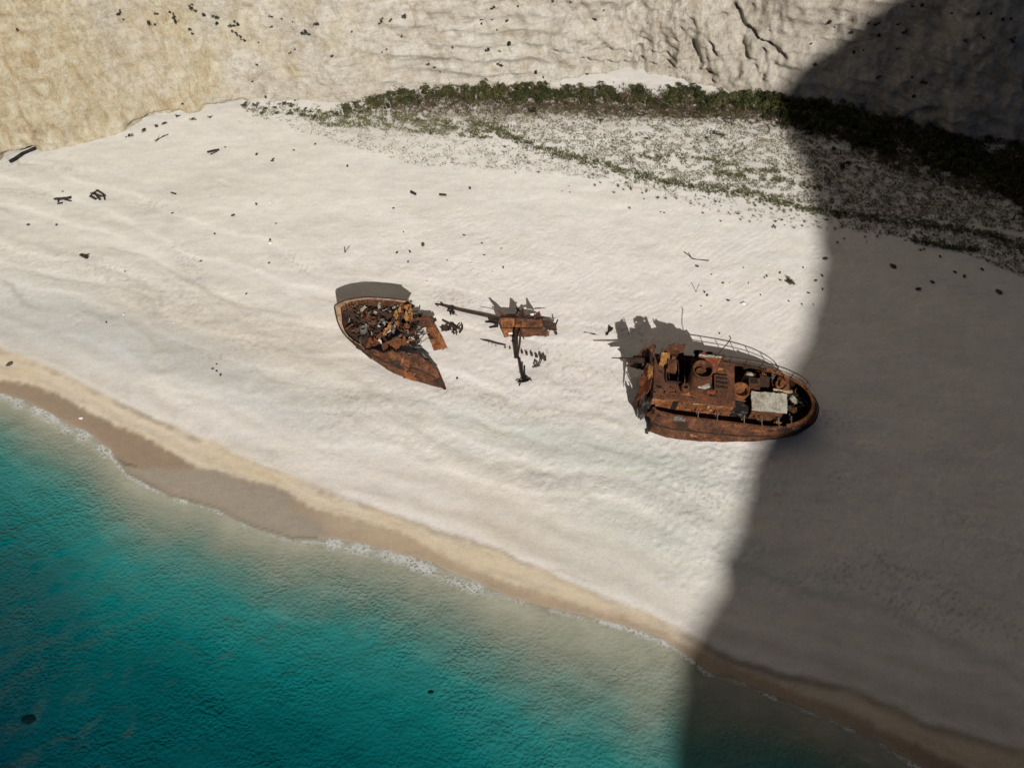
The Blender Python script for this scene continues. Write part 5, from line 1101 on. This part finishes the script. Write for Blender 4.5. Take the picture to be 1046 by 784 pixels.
carpet('green_grass', [(along(LINE, 2600, 2.6), .26, .20, 6, 0, -.25), (along([(640,163),(690,157),(720,160),(760,171),(800,172)], 420, 2), .22, .18, 6, 0, -.05), (along([(730,175),(790,181),(838,190)], 380, 1.6), .22, .18, 6, 0, -.1), (fB2, .2, .17, 6, 0, -.1), (along([(930,243),(960,250),(1000,254)], 160, 1.2), .3, .22, 6, 0, None),
       (along([(252,112),(290,112),(345,118),(380,118)], 500, 4), .2, .2, 6, 0, -.1)],
       'olive green grass growing along the old storm line', [GRASS])
carpet('low_scrub', [(along([(q[0], q[1] - 2) for q in BUSH_SH], 3000, 9), .5, .3, 6, 0, None), (along([(1040,180),(1090,192),(1140,206),(1200,224)], 4200, 14), 1.1, .35, 6, 0, None), (along([(q[0], q[1]) for q in BUSH_SUN], 1800, 5), .5, .28, 6, 0, None), (fD, .22, .22, 6, 0, -.3), (fS3, .3, .26, 6, 0, -.1), (in_poly([(540,104),(790,110),(790,120),(640,118)], 700), .22, .2, 6, 0, None)],
       'low brown scrub in front of the shrub band', [BROWNVEG])
# single plants on the clean sand in front of the grass line
pl_ = []
for k in range(4):
    r_ = np.random.RandomState(160 + k); V = []; F = []
    for j in range(26):
        a = r_.uniform(0, 6.28); l = r_.uniform(.5, 1); i = len(V); w = .10
        V += [(-math.sin(a) * w, math.cos(a) * w, -.03), (math.sin(a) * w, -math.cos(a) * w, -.03), (math.cos(a) * l, math.sin(a) * l, r_.uniform(.35, .95))]; F.append((i, i + 1, i + 2))
    me = bpy.data.meshes.new('sand_plant'); me.from_pydata(V, [], F); me.materials.append([DRY, GRASS, BROWNVEG, GRASS][k]); pl_.append(me)
np_ = 0
while np_ < 150:
    u = RV.uniform(470, 1046); vl = np.interp(u, [q[0] for q in LINE], [q[1] for q in LINE]); v = vl + 5 + abs(RV.normal(0, 13))
    if v > vl + 40: continue
    o = bpy.data.objects.new('sand_plant', pl_[np_ % 4]); o.location = tuple(GG(u, v)); s = RV.uniform(.16, .36); o.scale = (s, s, s); o.rotation_euler = (0, 0, RV.uniform(0, 6.28)); link(o)
    tag(o, 'small plant growing alone on clean sand below the green grass line', 'plant', 'single plants on the clean sand'); np_ += 1

# ---------------------------------------------------------------- driftwood, stones and scraps on the sand
def logm(name, pts, r, label, cat='driftwood', mat=WOOD, group=None, branches=()):
    g = GG(*pts[len(pts) // 2]); b = MB()
    P = [GG(*q) + np.array([0, 0, r * .7]) for q in pts]; P = [p + np.array([0, 0, RV.uniform(0, r)]) for p in P]
    b.tube(P, [r * (.75 + .5 * RV.uniform()) for _ in P], 7)
    for br in branches: b.tube([GG(*q) + np.array([0, 0, r * (.6 + .8 * k)]) for k, q in enumerate(br)], [r * .7, r * .35][:len(br)] if len(br) == 2 else r * .5, 6)
    return tag(b.build(name, mat, None, False, tuple(g)), label, cat, group)
logm('driftwood', [(56,204.5),(62,204.2),(68,203.8),(73,203)], .15, 'flat dark driftwood log with a branch, leftmost on the pale sand', branches=[[(66,204),(73,206.5)], [(60,204.5),(60,208)]])
logm('crevice_shade', [(11,167),(17,163.5),(24,159.5),(30,156),(37,153.5)], .20, 'long black bar standing in for the shaded slit at the foot of the cliff, far left', 'rock', HOLD)  # black bar added as the shade inside the crevice under the cliff
logm('driftwood', [(59,208.5),(64,208.2)], .10, 'short thin stick just below the leftmost driftwood log')
t = thing('driftwood_pile', GG(100, 201), 'rounded dark heap of driftwood branches right of the flat log', 'driftwood')
for k, q in enumerate([[(92,202),(96,198),(101,195.5)], [(99,196),(104,199),(108,202)], [(93,203),(99,206.5)], [(106,199),(107.5,205)], [(97,199),(103,206)], [(94,200),(105,203.5)]]):
    b = MB(); b.tube([GG(*a) + np.array([0, 0, .15 + .12 * (k % 3)]) for a in q], .085, 6); b.build('branch', WOOD, t)
logm('driftwood', [(83,262),(87,263.5),(90,265.5)], .16, 'stubby dark driftwood piece on the upper tide wrack at left', branches=[[(86,263),(92,262)]])
logm('driftwood', [(212,156),(218,155),(224,153.5)], .14, 'dark driftwood branch on sand below the ochre cliff', branches=[[(215,157.5),(222,155.5)]])
logm('driftwood', [(158,144),(164,141),(172,137.5)], .06, 'pale brush of twigs at the foot of the ochre cliff', branches=[[(160,144),(168,138)], [(159,145),(163,139)]])
logm('driftwood', [(175,197.5),(180,198.8)], .09, 'small dark stick alone on sand, right of the driftwood heap')
logm('driftwood', [(699,258),(703,260.5),(707,264.5),(713,265.5),(724,266.5)], .05, 'thin bent branch like a hook on sand above the stern', branches=[[(703,258),(707,264.5)]])
logm('driftwood', [(420,197),(425,200)], .16, 'stubby dark wood piece, left of two on the upper sand')
logm('driftwood', [(449,199.5),(456,200)], .13, 'stubby dark wood piece, right of two on the upper sand')
logm('driftwood', [(352,252),(352.5,258)], .06, 'short upright twig pair on sand above the bow', branches=[[(357,251),(353,257)]])
logm('driftwood', [(706,288),(711,298)], .03, 'thin pale twig forked on rippled sand above the stern', branches=[[(714,290),(711,298)]])
def stones():
    me = []
    for k in range(4):
        r_ = np.random.RandomState(180 + k); V = []; n1_, n2_ = 9, 6
        for i in range(n1_):
            for j in range(n2_):
                th, ph_ = i / n1_ * 6.283, j / (n2_ - 1) * 3.1416; rr = 1 + .28 * float(fbm(math.cos(th) * 1.4 + k * 9, math.sin(th) * 1.4, math.cos(ph_) * 1.4, 3))
                V.append((rr * math.sin(ph_) * math.cos(th), rr * math.sin(ph_) * math.sin(th) * .8, rr * math.cos(ph_) * .6))
        m_ = bpy.data.meshes.new('stone'); m_.from_pydata(V, [], [tuple(map(int, f)) for f in grid_faces(n1_, n2_, True)]); m_.materials.append(STONE if k < 3 else WSTONE); me.append(m_)
    return me
SM = stones()
named = [(843,264,.24,0,'lone dark stone on sand right at the shadow edge'),(912,272,.32,1,'largest dark stone on the shaded sand'),(952,288,.22,2,None),(938,295,.24,0,None),(1020,298,.32,1,'dark stone on shaded sand at the right edge'),(985,282,.2,2,None),(975,278,.18,1,None),(1003,275,.18,0,None),(960,262,.16,0,None),
         (238,220,.22,1,'lone dark stone on bare sand below the dune grass'),(432,250,.26,0,'round dark stone on sand above the bow, right of twigs'),(402,213,.14,1,None),(480,192,.2,2,'grey stone lying right of the two wood pieces'),(29,230,.18,2,None),(58,230,.16,1,None),(276,245,.16,2,None),(279,162,.16,0,None),(262,157,.2,0,'dark stone left of a pair below the thin shrubs'),(278,164,.2,1,None),(355,170,.18,0,None),(300,153,.14,1,None),(322,147,.16,2,None),(230,150,.12,0,None),(450,395,.1,0,None),(467,386,.14,1,None),
         (10,372,.28,0,'dark stone at the left edge beside the wet sand'),(218,378,.12,0,None),(222,380,.12,1,None),(226,384,.14,2,None),(222,373,.1,1,None),(735,340,.1,0,None),(712,272,.18,1,None),(797,286,.14,2,None),(783,282,.14,0,None)]
for u, v, s, k, lb in named:
    o = bpy.data.objects.new('stone', SM[k]); o.location = tuple(GG(u, v) + np.array([0, 0, s * .25])); o.scale = (s * 1.3, s, s); o.rotation_euler = (0, 0, RV.uniform(0, 6)); link(o)
    tag(o, lb or 'small dark stone lying loose on the open sand', 'stone', None if lb else 'small dark stones on the sand')
for k in range(60):
    if k < 24: u, v = RV.uniform(715, 850), RV.uniform(268, 312)
    elif k < 44: u, v = RV.uniform(390, 560), RV.uniform(225, 290)
    else: u, v = RV.uniform(20, 300), RV.uniform(190, 330)
    w_ = RV.uniform() < .45; s = RV.uniform(.07, .16)
    o = bpy.data.objects.new('white_pebble' if w_ else 'stone', SM[3] if w_ else SM[RV.randint(0, 3)]); o.location = tuple(GG(u, v) + np.array([0, 0, s * .2])); o.scale = (s * 1.5, s, s); o.rotation_euler = (0, 0, RV.uniform(0, 6)); link(o)
    if w_: tag(o, 'small white pebble lying loose on the open sand', 'pebble', 'small white pebbles on the sand')
    else: tag(o, 'small dark stone lying loose on the open sand', 'stone', 'small dark stones on the sand')
for u, v, s, lb in [(276,248,.26,'bright white stone with its shadow on sand above the bow'),(760,310,.3,'bright white stone on rippled sand above the stern'),(83,427,.2,'white pebble on the dark wet sand at left')]:
    o = bpy.data.objects.new('white_stone', SM[3]); o.location = tuple(GG(u, v) + np.array([0, 0, s * .2])); o.scale = (s * 1.2, s, s * .9); link(o); tag(o, lb, 'stone')
WETR, nt = newmat('wet_black_rock'); finish(nt, ramp(nt, noise(nt, geo(nt), 3, 4), [(.3, (.001, .006, .008)), (.7, (.003, .016, .018))]), 1.0, None, 0.0)
for u, v, s, lb in [(30,734,.72,'dark flat rock awash at the far left of the sea'),(440,706,.28,'tiny dark rock breaking the water in the middle of the sea')]:
    p = flat(u, v, 0); me_ = SM[0].copy(); me_.materials[0] = WETR; o = bpy.data.objects.new('sea_rock', me_); o.location = (p[0], p[1], -.04 * s); o.scale = (s, s * .7, s * .26); link(o); tag(o, lb, 'rock')

# ---------------------------------------------------------------- light, sky, camera
w = bpy.data.worlds.new('World'); scene.world = w; w.use_nodes = True
nt = w.node_tree; bg = nt.nodes['Background']
sky = nt.nodes.new('ShaderNodeTexSky'); sky.sky_type = 'NISHITA'; sky.sun_disc = False
sky.sun_elevation = math.radians(SUN_EL); sky.sun_rotation = math.atan2(-SDIR[0], -SDIR[1]); sky.air_density = .22; sky.dust_density = .3; sky.ozone_density = 1.0; sky.altitude = 30
nt.links.new(sky.outputs[0], bg.inputs['Color']); bg.inputs['Strength'].default_value = SKY
sl_ = bpy.data.lights.new('sun', 'SUN'); sl_.energy = SUN; sl_.angle = math.radians(.5); sl_.color = (1.0, .965, .915)
so = bpy.data.objects.new('sun', sl_); COL.objects.link(so); so.location = (20, -80, 120)
so.rotation_euler = Vector(SDIR).to_track_quat('-Z', 'Y').to_euler()
cam = bpy.data.cameras.new('camera'); co = bpy.data.objects.new('camera', cam); COL.objects.link(co)
co.location = (0, 0, HC); co.rotation_euler = (math.radians(90 - PITCH), 0, 0)
cam.sensor_fit = 'HORIZONTAL'; cam.sensor_width = 36; cam.lens = 36 * FPX / IMW; cam.clip_end = 3000; cam.clip_start = .5
scene.camera = co
vs = scene.view_settings; vs.view_transform = 'Standard'; vs.look = 'None'; vs.gamma = 1; vs.use_curve_mapping = False; vs.exposure = EXPO
scene.cycles.max_bounces = 6; scene.cycles.diffuse_bounces = 1; scene.cycles.transparent_max_bounces = 8; scene.cycles.caustics_reflective = False; scene.cycles.caustics_refractive = False
scene.cycles.use_denoising = True
